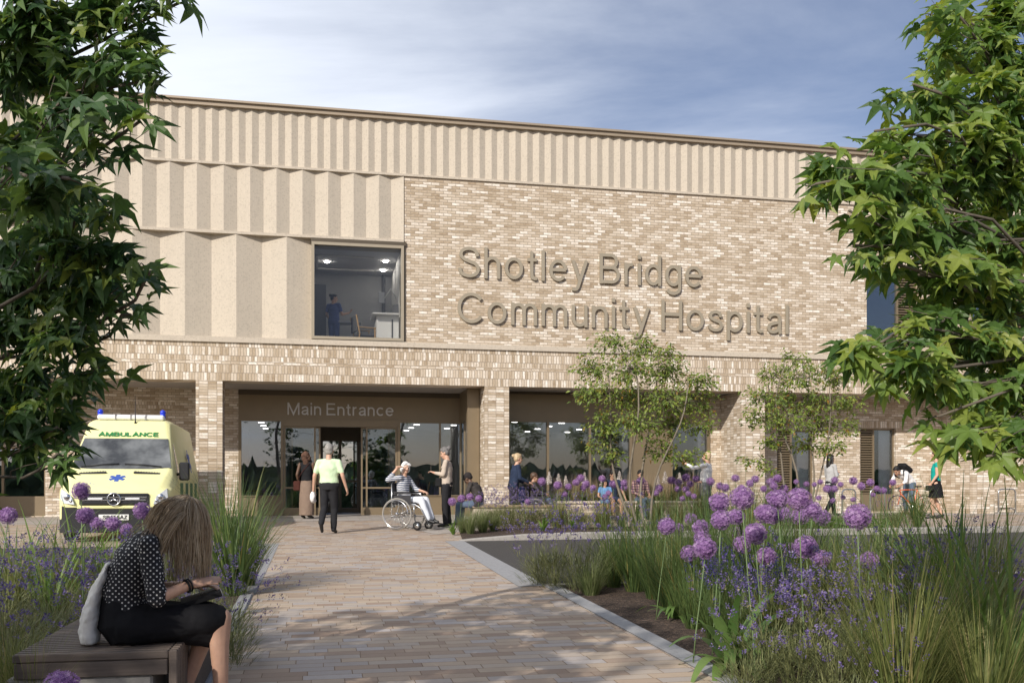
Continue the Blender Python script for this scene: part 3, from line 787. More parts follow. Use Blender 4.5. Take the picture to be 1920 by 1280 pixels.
sg2 = empty('entrance_sign', FRAME); tag(sg2, 'pale metal letters reading Main Entrance on the bronze fascia over the doors', 'sign')
lettering('lettering', 'Main Entrance', S(539, DE), S(738, DE), Z(540, 777, DE), .35, DE - .035, .034, 'sign_silver', sg2, sw=.11)

# unseen tree belt added behind the viewpoint to darken what the glass mirrors
mk('belt_green', (.06, .085, .035), .9, .6, 2.5, .8, 6)
mb = MB(); rgb = random.Random(4); rows = []
for j in range(9):
    rows.append([])
    for i in range(480):
        x = -120 + i * .5; zz = j / 8.0; hgt = 5.0 + .5 * noise.noise(Vector((x * .2, 3, 0))) + .8 * noise.noise(Vector((x * .7, 9, 0))) + 1.3 * noise.noise(Vector((x * 1.3, 5, 0))) + .8 * noise.noise(Vector((x * 2.9, 2, 0)))
        bulge = 1.6 * math.sin(math.pi * min(1, zz * 1.05)) + 1.3 * noise.noise(Vector((x * .35, zz * 3, 1))) + .8 * noise.noise(Vector((x * 1.1, zz * 9, 4)))
        rows[-1].append((x, -52 + bulge, g(-52) + zz * hgt))
vs = [p for r_ in rows for p in r_]
mb.add(vs, [(j * 480 + i, j * 480 + i + 1, (j + 1) * 480 + i + 1, (j + 1) * 480 + i) for j in range(8) for i in range(479)], False)
tag(mb.build('added_tree_belt', ['belt_green']), 'unseen belt of dark trees added behind the viewpoint to darken the glass', 'trees', kind='stuff')
# ================================================================ VEGETATION
import numpy as np
def leafmat(name, stops, trans=0.35, rough=0.45, tcol=None, spec=0.35, vein=False):
    m = bpy.data.materials.new(name); t, p = nt(m); q = NG(t)
    gi = q.n('ShaderNodeNewGeometry')
    c = q.ramp(gi.outputs['Random Per Island'], stops)
    nz = q.noise(q.obj(), 22, 4)
    c = q.mix(q.m('MULTIPLY', nz, 0.5), c, tuple(a * .55 for a in stops[0][1]))
    q.l(c, p.inputs['Base Color']); p.inputs['Roughness'].default_value = rough; p.inputs['Specular IOR Level'].default_value = spec
    tr = q.n('ShaderNodeBsdfTranslucent')
    hs = q.n('ShaderNodeHueSaturation'); hs.inputs['Hue'].default_value = 0.485; hs.inputs['Saturation'].default_value = 1.15; hs.inputs['Value'].default_value = 1.6
    q.l(c, hs.inputs['Color']); q.l(hs.outputs[0], tr.inputs[0])
    mx = q.n('ShaderNodeMixShader'); mx.inputs[0].default_value = trans
    q.l(p.outputs[0], mx.inputs[1]); q.l(tr.outputs[0], mx.inputs[2]); q.l(mx.outputs[0], t.nodes['Material Output'].inputs['Surface'])
    M[name] = m
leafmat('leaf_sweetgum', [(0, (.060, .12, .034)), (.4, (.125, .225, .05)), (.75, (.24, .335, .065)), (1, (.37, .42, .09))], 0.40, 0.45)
leafmat('leaf_sweetgum_shaded', [(0, (.036, .082, .030)), (.5, (.080, .155, .046)), (.85, (.15, .235, .055)), (1, (.27, .33, .07))], 0.32, 0.42)  # darker copy of the sweetgum leaf: left tree's shade put into its colour
leafmat('leaf_small', [(0, (.09, .14, .03)), (.5, (.20, .28, .052)), (.9, (.33, .39, .075)), (.97, (.26, .18, .03)), (1, (.35, .16, .03))], 0.35, 0.45)
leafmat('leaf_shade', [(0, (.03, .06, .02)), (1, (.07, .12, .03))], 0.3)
leafmat('grass_fine', [(0, (.085, .115, .036)), (.5, (.18, .215, .066)), (.88, (.30, .31, .11)), (1, (.44, .36, .17))], 0.3, 0.5)
leafmat('grass_dark', [(0, (.060, .105, .036)), (.6, (.125, .19, .06)), (.95, (.23, .275, .09)), (1, (.38, .27, .09))], 0.3, 0.45)
leafmat('grass_pale', [(0, (.10, .14, .05)), (.6, (.19, .23, .09)), (1, (.30, .31, .16))], 0.3, 0.5)
leafmat('strap_leaf', [(0, (.085, .16, .045)), (.6, (.155, .25, .065)), (1, (.25, .34, .10))], 0.3, 0.4)
leafmat('strap_bright', [(0, (.09, .18, .035)), (.6, (.16, .27, .05)), (1, (.22, .33, .07))], 0.35, 0.4)
leafmat('lavender_leaf', [(0, (.11, .13, .055)), (.6, (.20, .22, .09)), (1, (.30, .30, .13))], 0.2, 0.6)
leafmat('lavender_flower', [(0, (.085, .06, .16)), (.35, (.17, .125, .32)), (.7, (.28, .215, .46)), (.85, (.38, .32, .50)), (.9, (.30, .28, .12)), (1, (.40, .36, .18))], 0.25, 0.6)
leafmat('salvia_flower', [(0, (.05, .035, .20)), (.6, (.10, .065, .32)), (1, (.17, .11, .42))], 0.2, 0.6)
leafmat('allium_floret', [(0, (.26, .135, .33)), (.5, (.40, .225, .47)), (.85, (.54, .345, .60)), (1, (.66, .49, .69))], 0.25, 0.6)
leafmat('astilbe_flower', [(0, (.55, .50, .46)), (1, (.78, .74, .70))], 0.3, 0.7)
leafmat('grass_seed', [(0, (.30, .22, .14)), (1, (.46, .36, .24))], 0.3, 0.7)
mk('allium_core', (.20, .10, .25), .8, .2, 40)
mk('stem_green', (.13, .19, .075), .6, .2, 10)
mk('bark', (.11, .088, .068), .9, .3, 14, .8, 40)
mk('bark_pale', (.19, .16, .12), .85, .25, 16, .6, 50)
mk('twig', (.12, .10, .075), .85, .2, 14)

def rvec(rg): 
    z = rg.uniform(-1, 1); a = rg.uniform(0, 2 * math.pi); r_ = math.sqrt(1 - z * z)
    return Vector((r_ * math.cos(a), r_ * math.sin(a), z))
def star_variant(rg):
    """five-lobed sweetgum leaf, unit radius, stalk at origin, tip along +Y, normal +Z"""
    V = [(0, 0, 0)]; Fc = []
    lobes = [(0, 1.0), (56, .93), (116, .62), (-116, .62), (-56, .93)]
    order = [(-116, .62), (-56, .93), (0, 1.0), (56, .93), (116, .62)]
    droop = rg.uniform(.10, .42); fold = rg.uniform(.04, .12); cup = rg.uniform(-.05, .12)
    def P(ang, r_, z): a = R(ang); return (math.sin(a) * r_, math.cos(a) * r_, z - droop * r_ * r_ + cup * r_)
    vall = [(-170, .12)] + [((order[i][0] + order[i + 1][0]) / 2, .34 + rg.uniform(-.02, .03)) for i in range(4)] + [(170, .12)]
    for (a, L), (v0, r0), (v1, r1) in zip(order, vall[:-1], vall[1:]):
        L *= rg.uniform(.92, 1.08); a += rg.uniform(-5, 5)
        i = len(V)
        wd = R(0) 
        bw = math.degrees(math.atan2(.145, .5))
        V += [P(v0, r0, fold * .6), P(a - bw, L * .53, fold), P(a, L, -.05), P(a + bw, L * .53, fold), P(v1, r1, fold * .6), P(a, L * .5, 0)]
        a0, b0, tip, b1, a1, mid = range(i, i + 6)
        Fc += [(0, a0, b0, mid), (mid, b0, tip), (tip, b1, mid), (0, mid, b1, a1)]
    return np.array(V), Fc
def add_inst(mb, var, pos, xa, ya, za, sc):
    V, Fc = var
    A = np.array([xa, ya, za]) * sc
    mb.add((V @ A + np.array(pos)).tolist(), [tuple(reversed(f)) for f in Fc], False)
def basis(n, t):
    n = n.normalized(); t = (t - n * t.dot(n)); t = t.normalized() if t.length > 1e-5 else n.orthogonal().normalized()
    return t.cross(n), t, n
RG = random.Random(21)
STAR = [star_variant(RG) for _ in range(7)]
DIAM = []
for k in range(3):
    dz = .12 + .1 * k
    DIAM.append((np.array([(0, 0, 0), (-.24, .45, .06), (0, .5, 0), (.24, .45, .06), (0, 1, -dz)]), [(0, 1, 2), (0, 2, 3), (1, 4, 2), (2, 4, 3)]))
def limb(mb, a, b, r0, r1, rg, sag=0.1, n=5, seg=6):
    a, b = Vector(a), Vector(b); L = (b - a).length
    o1, o2 = rvec(rg) * L * .07, rvec(rg) * L * .05
    pts = []
    for i in range(seg + 1):
        t = i / seg
        pts.append(a.lerp(b, t) + Vector((0, 0, sag * L * math.sin(math.pi * t))) + o1 * math.sin(math.pi * t) + o2 * math.sin(2 * math.pi * t))
    mb.tube(pts, [r0 + (r1 - r0) * i / seg for i in range(seg + 1)], n)
    return pts
def crown_tree(name, label, cat, base, trunk_top, trunk_r, clusters, leaf_size, seed, mats=('leaf_sweetgum', 'bark', 'twig'), variants=None, density=1.0, group=None, stems=None, hang=0.55, per=1.0, order=None):
    """clusters: list of (centre, (rx, ry, rz), count). Every cluster is a leafy spray on its own limb."""
    rg = random.Random(seed); variants = variants or STAR
    root = empty(name, location=base); tag(root, label, cat, group)
    base = Vector(base); tt = Vector(trunk_top)
    tk = MB(); tw = MB(); lf = MB()
    if stems is None: stems = [(base, tt, trunk_r, trunk_r * .45)]
    nodes = []
    for (a, b, r0, r1) in stems:
        pts = limb(tk, Vector(a) - base, Vector(b) - base, r0, r1, rg, 0.0, 9, 10)
        nodes += [(p + base, r0 + (r1 - r0) * i / 10) for i, p in enumerate(pts) if i > 2]
    for (c, rad, cnt) in clusters:
        c = Vector(c)
        # limb from the trunk point that lies below and nearest
        bp = min(nodes, key=lambda n_: (n_[0] - c).length + max(0, n_[0].z - c.z + .15) * 2.0)
        L = (c - bp[0]).length
        pts = limb(tw, bp[0] - base, c - base, min(bp[1] * .4, .0045 + L * .0038), .006 if leaf_size > .1 else .004, rg, .06, 5, 6)
        ntw = max(4, int(cnt / 7))
        for k in range(ntw):
            d = rvec(rg); d = Vector((d.x * rad[0], d.y * rad[1], d.z * rad[2])) * rg.uniform(.55, 1.0)
            st = pts[rg.choice((3, 4, 5, 6))] + base
            e = c + d
            tp = limb(tw, st - base, e - base, .0045 if leaf_size > .1 else .003, .0015, rg, .04, 3, 4)
            for j in range(int(cnt * density / ntw)):
                t = rg.uniform(.3, 1.05)
                f_ = min(t, .999) * 4; i0 = int(f_); p = tp[i0].lerp(tp[i0 + 1], f_ - i0) + base
                out = (e - st); out.z *= .3
                out = out.normalized() if out.length > 1e-4 else rvec(rg)
                sz = leaf_size * rg.uniform(.62, 1.18)
                side = rvec(rg)
                p = p + side * sz * rg.uniform(.25, .7) + Vector((0, 0, -.15 * sz))
                n_ = Vector((rg.gauss(0, .5), rg.gauss(0, .5), 0.45)) + side * .2 + sd * .55
                tdir = out * .55 + side * .5 + Vector((0, 0, -hang)) + rvec(rg) * .3
                xa, ya, za = basis(n_, tdir)
                add_inst(lf, rg.choice(variants), p - base, xa, ya, za, sz)
    tk.build('trunk', [mats[1]], root); tw.build('branch', [mats[2]], root); lf.build('crown', [mats[0]], root)
    return root
def px_clusters(lst, dens, jit=0.0, rg=None):
    out = []
    for u, v, ru, rv, Y in lst:
        c = at(u, v, Y); k = Y / F
        out.append((c, (ru * k, max(.22, (ru + rv) * .5 * k), rv * k), int(max(10, dens * ru * rv))))
    return out
RT = [(1850,20,80,45,5.5),(1795,25,36,28,5),(1905,110,50,60,5.5),(1870,190,65,55,5),(1712,158,42,28,4.6),(1775,180,36,28,4.8),(1840,250,70,45,5),
 (1640,246,46,24,4.4),(1720,255,55,32,4.7),(1560,300,46,28,4.2),(1625,330,55,36,4.4),(1700,335,62,42,4.7),(1790,330,72,52,5),(1880,330,55,65,5.2),
 (1592,395,48,28,4.2),(1670,420,55,36,4.5),(1760,430,72,46,4.8),(1860,440,75,56,5.2),(1650,485,42,26,4.3),(1722,515,55,40,4.5),(1810,540,75,46,4.8),(1890,560,46,56,5),
 (1690,605,46,32,4.4),(1780,630,64,42,4.6),(1880,650,56,46,4.8),(1612,668,40,22,4.0),(1665,690,46,32,4.2),(1740,710,56,36,4.4),(1830,735,64,36,4.6),(1900,750,36,46,4.8),
 (1760,780,30,20,4.3),(1805,812,40,26,4.2),(1870,812,40,28,4.4),(1765,105,36,26,5.2),(1835,85,50,36,5.4),(1745,28,34,22,5.3),(1530,345,34,20,4.1),(1600,460,34,20,4.2),(1590,655,26,14,3.9),(1850,855,34,22,4.2),(1905,850,30,26,4.3)]
rt_base = Vector((3.35, 5.9, g(5.9)))
rc = px_clusters(RT, .021) + [(Vector((2.95, 6.3, 1.5 + .45 * i)), (.45, .6, .35), 36) for i in range(6)] + [(Vector((3.5, 5.2, 1.4 + .6 * i)), (.7, .8, .5), 40) for i in range(6)]
crown_tree('sweetgum_tree', 'sweetgum tree with sunlit star shaped leaves before the right end of the hospital', 'tree', rt_base, rt_base + Vector((.15, .1, 4.9)), .12, rc, .116, 5, density=1.25, group='sweetgum trees framing the view')
LT = [(55,30,85,55,4.0),(165,30,75,46,4.0),(255,25,52,32,3.8),(335,6,24,14,3.8),(55,120,75,46,4.2),(150,130,62,46,4.0),(232,110,52,40,3.8),(280,150,24,20,3.7),(205,215,50,30,3.6),(262,228,24,14,3.6),(110,195,55,28,4.0),
 (40,250,55,36,4.2),(50,330,70,30,2.9),(130,335,34,24,2.9),(40,385,60,30,4.2),(150,385,46,26,3.6),(60,430,75,46,4.2),(150,450,64,40,3.8),(228,410,24,14,3.5),(215,480,52,34,3.8),(280,510,20,16,3.6),(80,520,85,46,4.3),(180,560,54,40,4.0),(228,590,20,20,4.0),
 (50,610,65,40,4.4),(140,640,62,36,4.2),(184,688,26,22,4.2),(70,700,75,40,4.4),(128,735,44,22,4.3),(50,780,55,36,4.4),(108,800,28,22,4.3),(108,850,26,18,4.2),(30,825,28,22,4.4)]
lt_base = Vector((-2.75, 4.9, g(4.9)))
lc = px_clusters([(u, v, ru * .82, rv * .8, Y) for u, v, ru, rv, Y in LT], .030) + [(Vector((-2.6, 4.6, 1.0 + .5 * i)), (.4, .7, .4), 46) for i in range(8)] + [(Vector((-3.3, 4.2, 1.3 + .6 * i)), (.8, .8, .5), 40) for i in range(6)]
crown_tree('sweetgum_tree', 'sweetgum tree with star shaped leaves coloured for shade hanging above the ambulance', 'tree', lt_base, lt_base + Vector((-.2, -.1, 5.0)), .12, lc, .108, 9, density=1.35, mats=('leaf_sweetgum_shaded', 'bark', 'twig'), group='sweetgum trees framing the view')
# a tree of the same avenue behind the viewpoint: it throws the shade over the near path and is mirrored in the glass
def ball_clusters(c, rad, n, cl, cnt, seed):
    rg = random.Random(seed); out = []
    for i in range(n):
        d = rvec(rg); d = Vector((d.x * rad[0], d.y * rad[1], d.z * rad[2])) * (rg.uniform(.15, 1) ** .5)
        out.append((Vector(c) + d, (cl, cl, cl * .7), cnt))
    return out
BACK = [((-6.9, -5.2), 5.0, 3.9, 3.2, 80), ((-9.5, -9.5), 4.5, 3.2, 3.0, 40), ((3.5, -13.0), 4.2, 3.6, 3.0, 40)]
for i, ((x, y), hz, rx, rz, n) in enumerate(BACK):
    b = Vector((x, y, g(y)))
    crown_tree('avenue_tree', ['broad tree behind the viewpoint whose shade falls on the near path', 'tree further back along the path, behind the viewpoint', 'tree behind the viewpoint on the planting bed side of the path'][i], 'tree', b, b + Vector((.2, .1, hz + 1)), .16,
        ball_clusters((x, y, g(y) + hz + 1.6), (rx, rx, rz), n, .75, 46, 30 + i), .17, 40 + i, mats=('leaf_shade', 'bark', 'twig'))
# two young multi-stem trees in the bed by the road
def multi(label, u0, Y, stems_px, cl_px, seed):
    base = gnd(u0, 930); base = Vector(((u0 - CX) / F * Y, Y, g(Y)))
    st = []
    for (ub, uts, vts, dy, r) in stems_px:
        a = Vector(((ub - CX) / F * Y, Y + dy * .2, g(Y))); b = at(uts, vts, Y + dy); st.append((a, b, r, .012))
    cl = []
    for u, v, ru, rv, dy in cl_px:
        k = Y / F; cl.append((at(u, v, Y + dy), (ru * 1.3 * k, (ru + rv) * .75 * k, rv * 1.75 * k), int(ru * rv * .50)))
    return crown_tree('multistem_tree', label, 'tree', base, base, .04, cl, .098, seed, mats=('leaf_small', 'bark_pale', 'bark_pale'), variants=DIAM, stems=st, hang=.25, group='young multi-stem trees in the roadside bed')
multi('young multi-stem tree in front of the glazed waiting room, fuller rounder crown', 1200, 20.5,
  [(1192, 1140, 690, .4, .032), (1200, 1185, 660, -.3, .032), (1212, 1235, 680, .2, .032), (1218, 1290, 720, -.5, .026)],
  [(1140,640,34,18,0),(1200,650,34,20,.3),(1250,660,26,16,-.3),(1110,690,40,22,.2),(1180,690,48,26,-.4),(1250,700,48,24,.4),(1310,715,38,20,0),(1110,735,34,20,-.4),(1170,745,50,26,.5),(1240,750,52,26,-.2),(1310,755,40,20,.4),(1130,790,36,20,0),(1200,795,46,24,-.5),(1270,800,46,22,.3),(1325,800,24,14,0),(1120,835,32,12,.4),(1240,840,34,18,0),(1290,855,36,12,-.3),(1150,850,24,10,.2)], 61)
multi('young multi-stem tree before the louvred window, thinner spreading crown with bare forked stems', 1500, 21.5,
  [(1487, 1440, 720, .4, .028), (1493, 1470, 690, -.4, .028), (1498, 1520, 690, .3, .026), (1515, 1555, 730, -.2, .024), (1485, 1420, 850, .3, .02)],
  [(1470,665,14,7,0),(1500,672,22,12,.2),(1550,690,26,12,-.3),(1455,700,36,18,.2),(1510,705,40,20,-.4),(1570,715,36,18,.3),(1430,745,40,18,-.2),(1490,750,46,22,.4),(1550,755,46,22,0),(1600,760,22,14,.3),(1420,785,36,14,.3),(1480,790,46,20,-.4),(1545,795,44,20,.2),(1595,800,20,14,0),(1450,825,28,12,0),(1510,830,34,14,.4),(1560,835,28,14,-.3),(1415,865,26,10,.2),(1440,880,22,8,0)], 67)

# ---------------- herbaceous plants (prototypes, then copies)
def blade(mb, base, d, L, wd, bend, rg, seg=5, fold=0.0):
    d = d.normalized(); side = d.cross(Vector((0, 0, 1))); side = side.normalized() if side.length > 1e-3 else Vector((1, 0, 0))
    hor = Vector((d.x, d.y, 0)); hor = hor.normalized() if hor.length > 1e-3 else rvec(rg)
    vs = []; p = Vector(base); cur = d.copy()
    for i in range(seg + 1):
        t = i / seg; w_ = wd * (1 - t ** 2.2) * (0.55 + .45 * min(1, t * 4)) * .5
        if i == seg: w_ = wd * .04
        vs += [p - side * w_, p + side * w_]
        cur = (cur + (hor * .5 - Vector((0, 0, 1))) * bend * (.35 + t) / seg).normalized()
        p = p + cur * (L / seg)
    mb.add(vs, [(2 * i, 2 * i + 1, 2 * i + 3, 2 * i + 2) for i in range(seg)], True)
    return p, cur
def grass_mesh(n, h, wd, spread, bend, seed, r0=.06, seg=5):
    rg = random.Random(seed); mb = MB()
    for i in range(n):
        a = rg.uniform(0, 2 * math.pi); rr = r0 * math.sqrt(rg.random()); tilt = spread * rg.uniform(.05, 1)
        d = Vector((math.cos(a) * tilt, math.sin(a) * tilt, 1))
        a2 = a + rg.gauss(0, .6)
        blade(mb, (rr * math.cos(a2), rr * math.sin(a2), -.03), d, h * rg.uniform(.55, 1.08), wd * rg.uniform(.6, 1.2), bend * rg.uniform(.4, 1.5), rg, seg)
    return mb
def lavender_meshes(ns, h, spread, seed, nleaf=160):
    rg = random.Random(seed); lf = MB(); fl = MB()
    for i in range(nleaf):
        a = rg.uniform(0, 6.283); rr = spread * .35 * math.sqrt(rg.random()); z = rg.uniform(0, h * .42)
        d = Vector((math.cos(a) * .8, math.sin(a) * .8, rg.uniform(.2, 1)))
        blade(lf, (rr * math.cos(a), rr * math.sin(a), z), d, rg.uniform(.08, .16), .009, .3, rg, 3)
    for i in range(ns):
        a = rg.uniform(0, 6.283); tl = spread * math.sqrt(rg.random()) * 1.1
        d = Vector((math.cos(a) * tl, math.sin(a) * tl, 1)); L = h * rg.uniform(.62, 1.05)
        p, cur = blade(lf, (rg.gauss(0, .05), rg.gauss(0, .05), 0), d, L, .005, .18 * rg.uniform(-.2, 1.4), rg, 4)
        for _ in range(2): blade(lf, Vector((0, 0, 0)).lerp(p, rg.uniform(.3, .6)), d + rvec(rg) * .8, .09, .007, .3, rg, 2)
        sl = rg.uniform(.03, .065); nf = 12
        for k in range(nf):
            t = k / nf
            if .28 < t < .36: continue
            c = p + cur * (sl * (t - .3)) ; rr = .0105 * (1 - .45 * t)
            o = rvec(rg); o = (o - cur * o.dot(cur)); o.normalize()
            q = c + o * rr; up = (cur * .7 + o).normalized(); s_ = cur.cross(o)
            ln = .0115 * rg.uniform(.7, 1.3); w_ = .0055
            fl.add([q - s_ * w_, q + s_ * w_, q + up * ln + s_ * w_ * .8, q + up * ln - s_ * w_ * .8, q + up * ln * .5 + o * .005], [(0, 1, 4), (1, 2, 4), (2, 3, 4), (3, 0, 4)], False)
    return lf, fl
PROTO = {}
def proto(key, name, cat, parts):
    """parts: list of (part name, MB, material)"""
    PROTO[key] = (name, cat, [(pn, mb.mesh(pn, [mt])) for pn, mb, mt in parts])
def put(key, p, sc=1.0, label=None, group=None, rz=None, szz=None, lean=None):
    name, cat, parts = PROTO[key]
    root = empty(name, location=p, rz=rnd.uniform(0, 6.28) if rz is None else rz)
    root.scale = (sc, sc, sc * (szz or 1))
    if lean: root.rotation_euler = (lean[0], lean[1], root.rotation_euler.z)
    for pn, me in parts:
        o = bpy.data.objects.new(pn, me); C.objects.link(o); o.parent = root
    tag(root, label, cat, group); return root
for k in range(3):
    lf, fl = lavender_meshes(52, .66, .72, 100 + k, 330)
    proto('lav%d' % k, 'lavender_plant', 'lavender', [('foliage', lf, 'lavender_leaf'), ('sprays', fl, 'lavender_flower')])
for k in range(2):
    proto('fine%d' % k, 'grass_clump', 'grass clump', [('blades', grass_mesh(330, 1.22, .0085, .55, .72, 120 + k, .10, 7), 'grass_fine')])
    proto('dark%d' % k, 'grass_clump', 'grass clump', [('blades', grass_mesh(190, 1.25, .0135, .52, .80, 130 + k, .10, 8), 'grass_dark')])
    proto('pale%d' % k, 'grass_clump', 'grass clump', [('blades', grass_mesh(330, .58, .007, .65, .6, 140 + k, .06, 5), 'grass_pale')])
    proto('reed%d' % k, 'reed_plant', 'reed plant', [('leaves', grass_mesh(40, 1.40, .026, .55, .95, 150 + k, .08, 9), 'strap_leaf')])
    proto('strap%d' % k, 'strap_leaf_plant', 'plant', [('leaves', grass_mesh(24, .60, .085, .80, 2.7, 160 + k, .03, 10), 'strap_leaf')])
    proto('bright%d' % k, 'strap_leaf_plant', 'plant', [('leaves', grass_mesh(24, .48, .04, .8, 1.3, 170 + k, .03, 7), 'strap_bright')])
    proto('seed%d' % k, 'feather_grass', 'grass clump', [('blades', grass_mesh(130, .55, .007, .5, .5, 180 + k, .1, 4), 'grass_fine'), ('sprays', grass_mesh(70, .85, .010, .35, .25, 185 + k, .1, 4), 'grass_seed')])
def salvia(seed):
    rg = random.Random(seed); lf = grass_mesh(60, .30, .018, .8, .7, seed, .06, 4); fl = MB()
    for i in range(16):
        a = rg.uniform(0, 6.283); tl = .28 * rg.random(); d = Vector((math.cos(a) * tl, math.sin(a) * tl, 1))
        p, cur = blade(lf, (rg.gauss(0, .06), rg.gauss(0, .06), 0), d, .42 * rg.uniform(.7, 1.1), .005, .1, rg, 3)
        for k in range(30):
            t = k / 30; o = rvec(rg); o = o - cur * o.dot(cur); o.normalize(); c = p + cur * (.14 * (t - .2)); q = c + o * .008
            s_ = cur.cross(o); fl.add([q - s_ * .005, q + s_ * .005, q + cur * .008 + o * .010], [(0, 1, 2)], False)
    return lf, fl
lf, fl = salvia(200); proto('salvia', 'salvia_plant', 'salvia', [('foliage', lf, 'grass_dark'), ('sprays', fl, 'salvia_flower')])
def astilbe(seed):
    rg = random.Random(seed); lf = grass_mesh(40, .3, .03, .9, .8, seed, .08, 4); fl = MB()
    p, cur = blade(lf, (0, 0, 0), Vector((.04, .02, 1)), .45, .006, .03, rg, 3)
    for k in range(300):
        t = rg.random(); a = rg.uniform(0, 6.283); rr = .085 * (1 - t) * rg.uniform(.2, 1) + .006; c = Vector((.02 + rr * math.cos(a), .01 + rr * math.sin(a), .38 + .26 * t + rr * .35))
        o = rvec(rg) * .026; o2 = rvec(rg) * .016
        fl.add([c - o2, c + o2, c + o], [(0, 1, 2)], False)
    return lf, fl
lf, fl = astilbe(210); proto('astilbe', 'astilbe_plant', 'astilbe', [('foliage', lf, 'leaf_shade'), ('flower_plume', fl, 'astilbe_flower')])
def leafy(seed):
    rg = random.Random(seed); mb = MB()
    for i in range(150):
        a = rg.uniform(0, 6.283); rr = .28 * math.sqrt(rg.random()); n_ = Vector((rg.gauss(0, .5), rg.gauss(0, .5), .8)); xa, ya, za = basis(n_, Vector((math.cos(a), math.sin(a), -.2)))
        add_inst(mb, rg.choice(DIAM), (rr * math.cos(a), rr * math.sin(a), rg.uniform(.02, .22)), xa, ya, za, rg.uniform(.07, .13))
    return mb
proto('leafy', 'ground_cover_plant', 'plant', [('foliage', leafy(220), 'strap_bright')])
def allium_head(seed):
    rg = random.Random(seed); mb = MB(); n = 190
    for i in range(n):
        z = 1 - 2 * (i + .5) / n; a = i * 2.399963; r_ = math.sqrt(1 - z * z)
        d = (Vector((r_ * math.cos(a), r_ * math.sin(a), z)) + rvec(rg) * .10).normalized()
        c = d * (.5 * rg.uniform(.86, 1.02)); n_ = (d + rvec(rg) * .45).normalized(); xa, ya, za = basis(n_, rvec(rg)); sz = .098 * rg.uniform(.8, 1.15)
        vs = [tuple(c - n_ * .03)]; fs = []
        for k in range(6):
            an = k * math.pi / 3; an2 = an + .32; an3 = an - .32
            i0 = len(vs)
            vs += [tuple(c + (xa * math.cos(an3) + ya * math.sin(an3)) * sz * .55), tuple(c + (xa * math.cos(an) + ya * math.sin(an)) * sz + n_ * .02), tuple(c + (xa * math.cos(an2) + ya * math.sin(an2)) * sz * .55)]
            fs += [(0, i0, i0 + 1, i0 + 2)]
        mb.add(vs, fs, False)
    mb.mat(1).ball((0, 0, 0), .37, nu=10, nv=7)
    return mb.mesh('flower_head', ['allium_floret', 'allium_core'])
AH = [allium_head(300 + k) for k in range(3)]
sm = MB(); sm.tube([(0, 0, 0), (.012, .004, .35), (.01, .01, .7), (0, 0, 1)], [1, .95, .9, .8], 6)
# stem radius is in metres via x/y scale
STEM = None
def allium(u, v, dpx, D, label, Y=None):
    if Y: D = min(.20, max(.115, Y * dpx / F))
    else: Y = D * F / dpx
    c = at(u, v, Y); gz_ = g(Y)
    root = empty('allium', location=(c.x, c.y, gz_)); tag(root, label, 'allium', 'round purple alliums in the planting beds')
    h = bpy.data.objects.new('flower_head', AH[rnd.randrange(3)]); C.objects.link(h); h.parent = root
    L = c.z - gz_
    h.location = (0, 0, L); h.scale = (D, D, D * rnd.uniform(.88, 1.0)); h.rotation_euler = (rnd.uniform(-.25, .25), rnd.uniform(-.25, .25), rnd.uniform(0, 6))
    lx, ly = rnd.uniform(-.12, .12), rnd.uniform(-.08, .08)
    mb = MB(); Ls = L - D * .3
    mb.tube([(lx, ly, 0), (lx * .75, ly * .75, Ls * .3), (lx * .3, ly * .3, Ls * .7), (0, 0, Ls)], [.0055, .005, .0042, .004], 6)
    mb.build('stem', ['stem_green'], root)
    return root
AF = [(1349,941,36),(1392,933,42),(1352,974,36),(1380,968,30),(1295,972,22),(1314,989,30),(1250,986,31),(1272,992,24),(1322,1027,40),(1292,1037,30),(1317,1010,30),(1380,999,26),(1392,1021,32),
 (1458,935,38),(1498,935,42),(1608,968,46),(1434,962,36),(1447,966,34),(1523,955,32),(1541,970,30),(1474,965,30),(1501,968,30),(1416,1000,40),(1511,1025,40),(1479,1031,31),(1539,1046,34),(1630,1050,33),(1857,1062,30),(1878,1100,36),(1912,1104,36),(1915,1146,40),(1437,1042,34)]
AB = [(1016,902,14),(1046,909,15),(1066,912,12),(1080,904,13),(1089,896,14),(1099,907,14),(1094,914,11),(1112,914,11),(1129,897,12),(1150,907,14),(1134,931,11),(1141,924,10),(1170,905,12),(1170,914,12),(1201,901,15),(1236,915,14),(1230,924,10),(1259,900,17),(1272,904,13),(1286,895,16),(1305,897,13),(1294,907,12),(1271,916,12),(1286,917,13),(1301,930,10),(1291,925,10),(1332,902,15),(1350,911,14),(1360,914,15),(989,940,10),(1059,926,10),(1280,934,10),(1390,915,14),
 (832,940,16),(865,934,14),(881,931,13),(898,934,12),(1379,896,14),(1406,906,14),(1416,898,14),(1458,896,14),(1445,903,16),(1451,911,14),(1432,916,12),(1470,916,18),(1493,903,9),(1512,907,10),(1527,908,9),(1538,903,10),(1565,900,13),(1551,916,14),(1565,916,13),(1576,908,10),(1600,901,14),(1615,911,14),(1632,904,13),(1644,916,12),(1656,919,12),(1637,927,9),(1674,904,12),(1581,932,9),(1600,936,10),(1562,938,10),(1535,933,10)]
AL = [(152,920,34),(15,966,33),(160,966,34),(182,981,26),(212,981,30),(266,957,33),(237,992,24),(115,1285,66)]
for u, v, d in AF: allium(u, v, d * 1.10, rnd.uniform(.168, .178) if u < 1345 else rnd.uniform(.16, .18), 'large round purple allium standing in the mulch bed on the right of the path')
for u, v, d in AB: allium(max(u, 848), v, d * 1.12, .15, 'small looking round purple allium in the bed between the road and the hospital', Y=rnd.uniform(20.6, 22.0))
for u, v, d in AL: allium(u, v, d, rnd.uniform(.135, .155), 'shaded purple allium in the bed on the left of the path, before the ambulance')
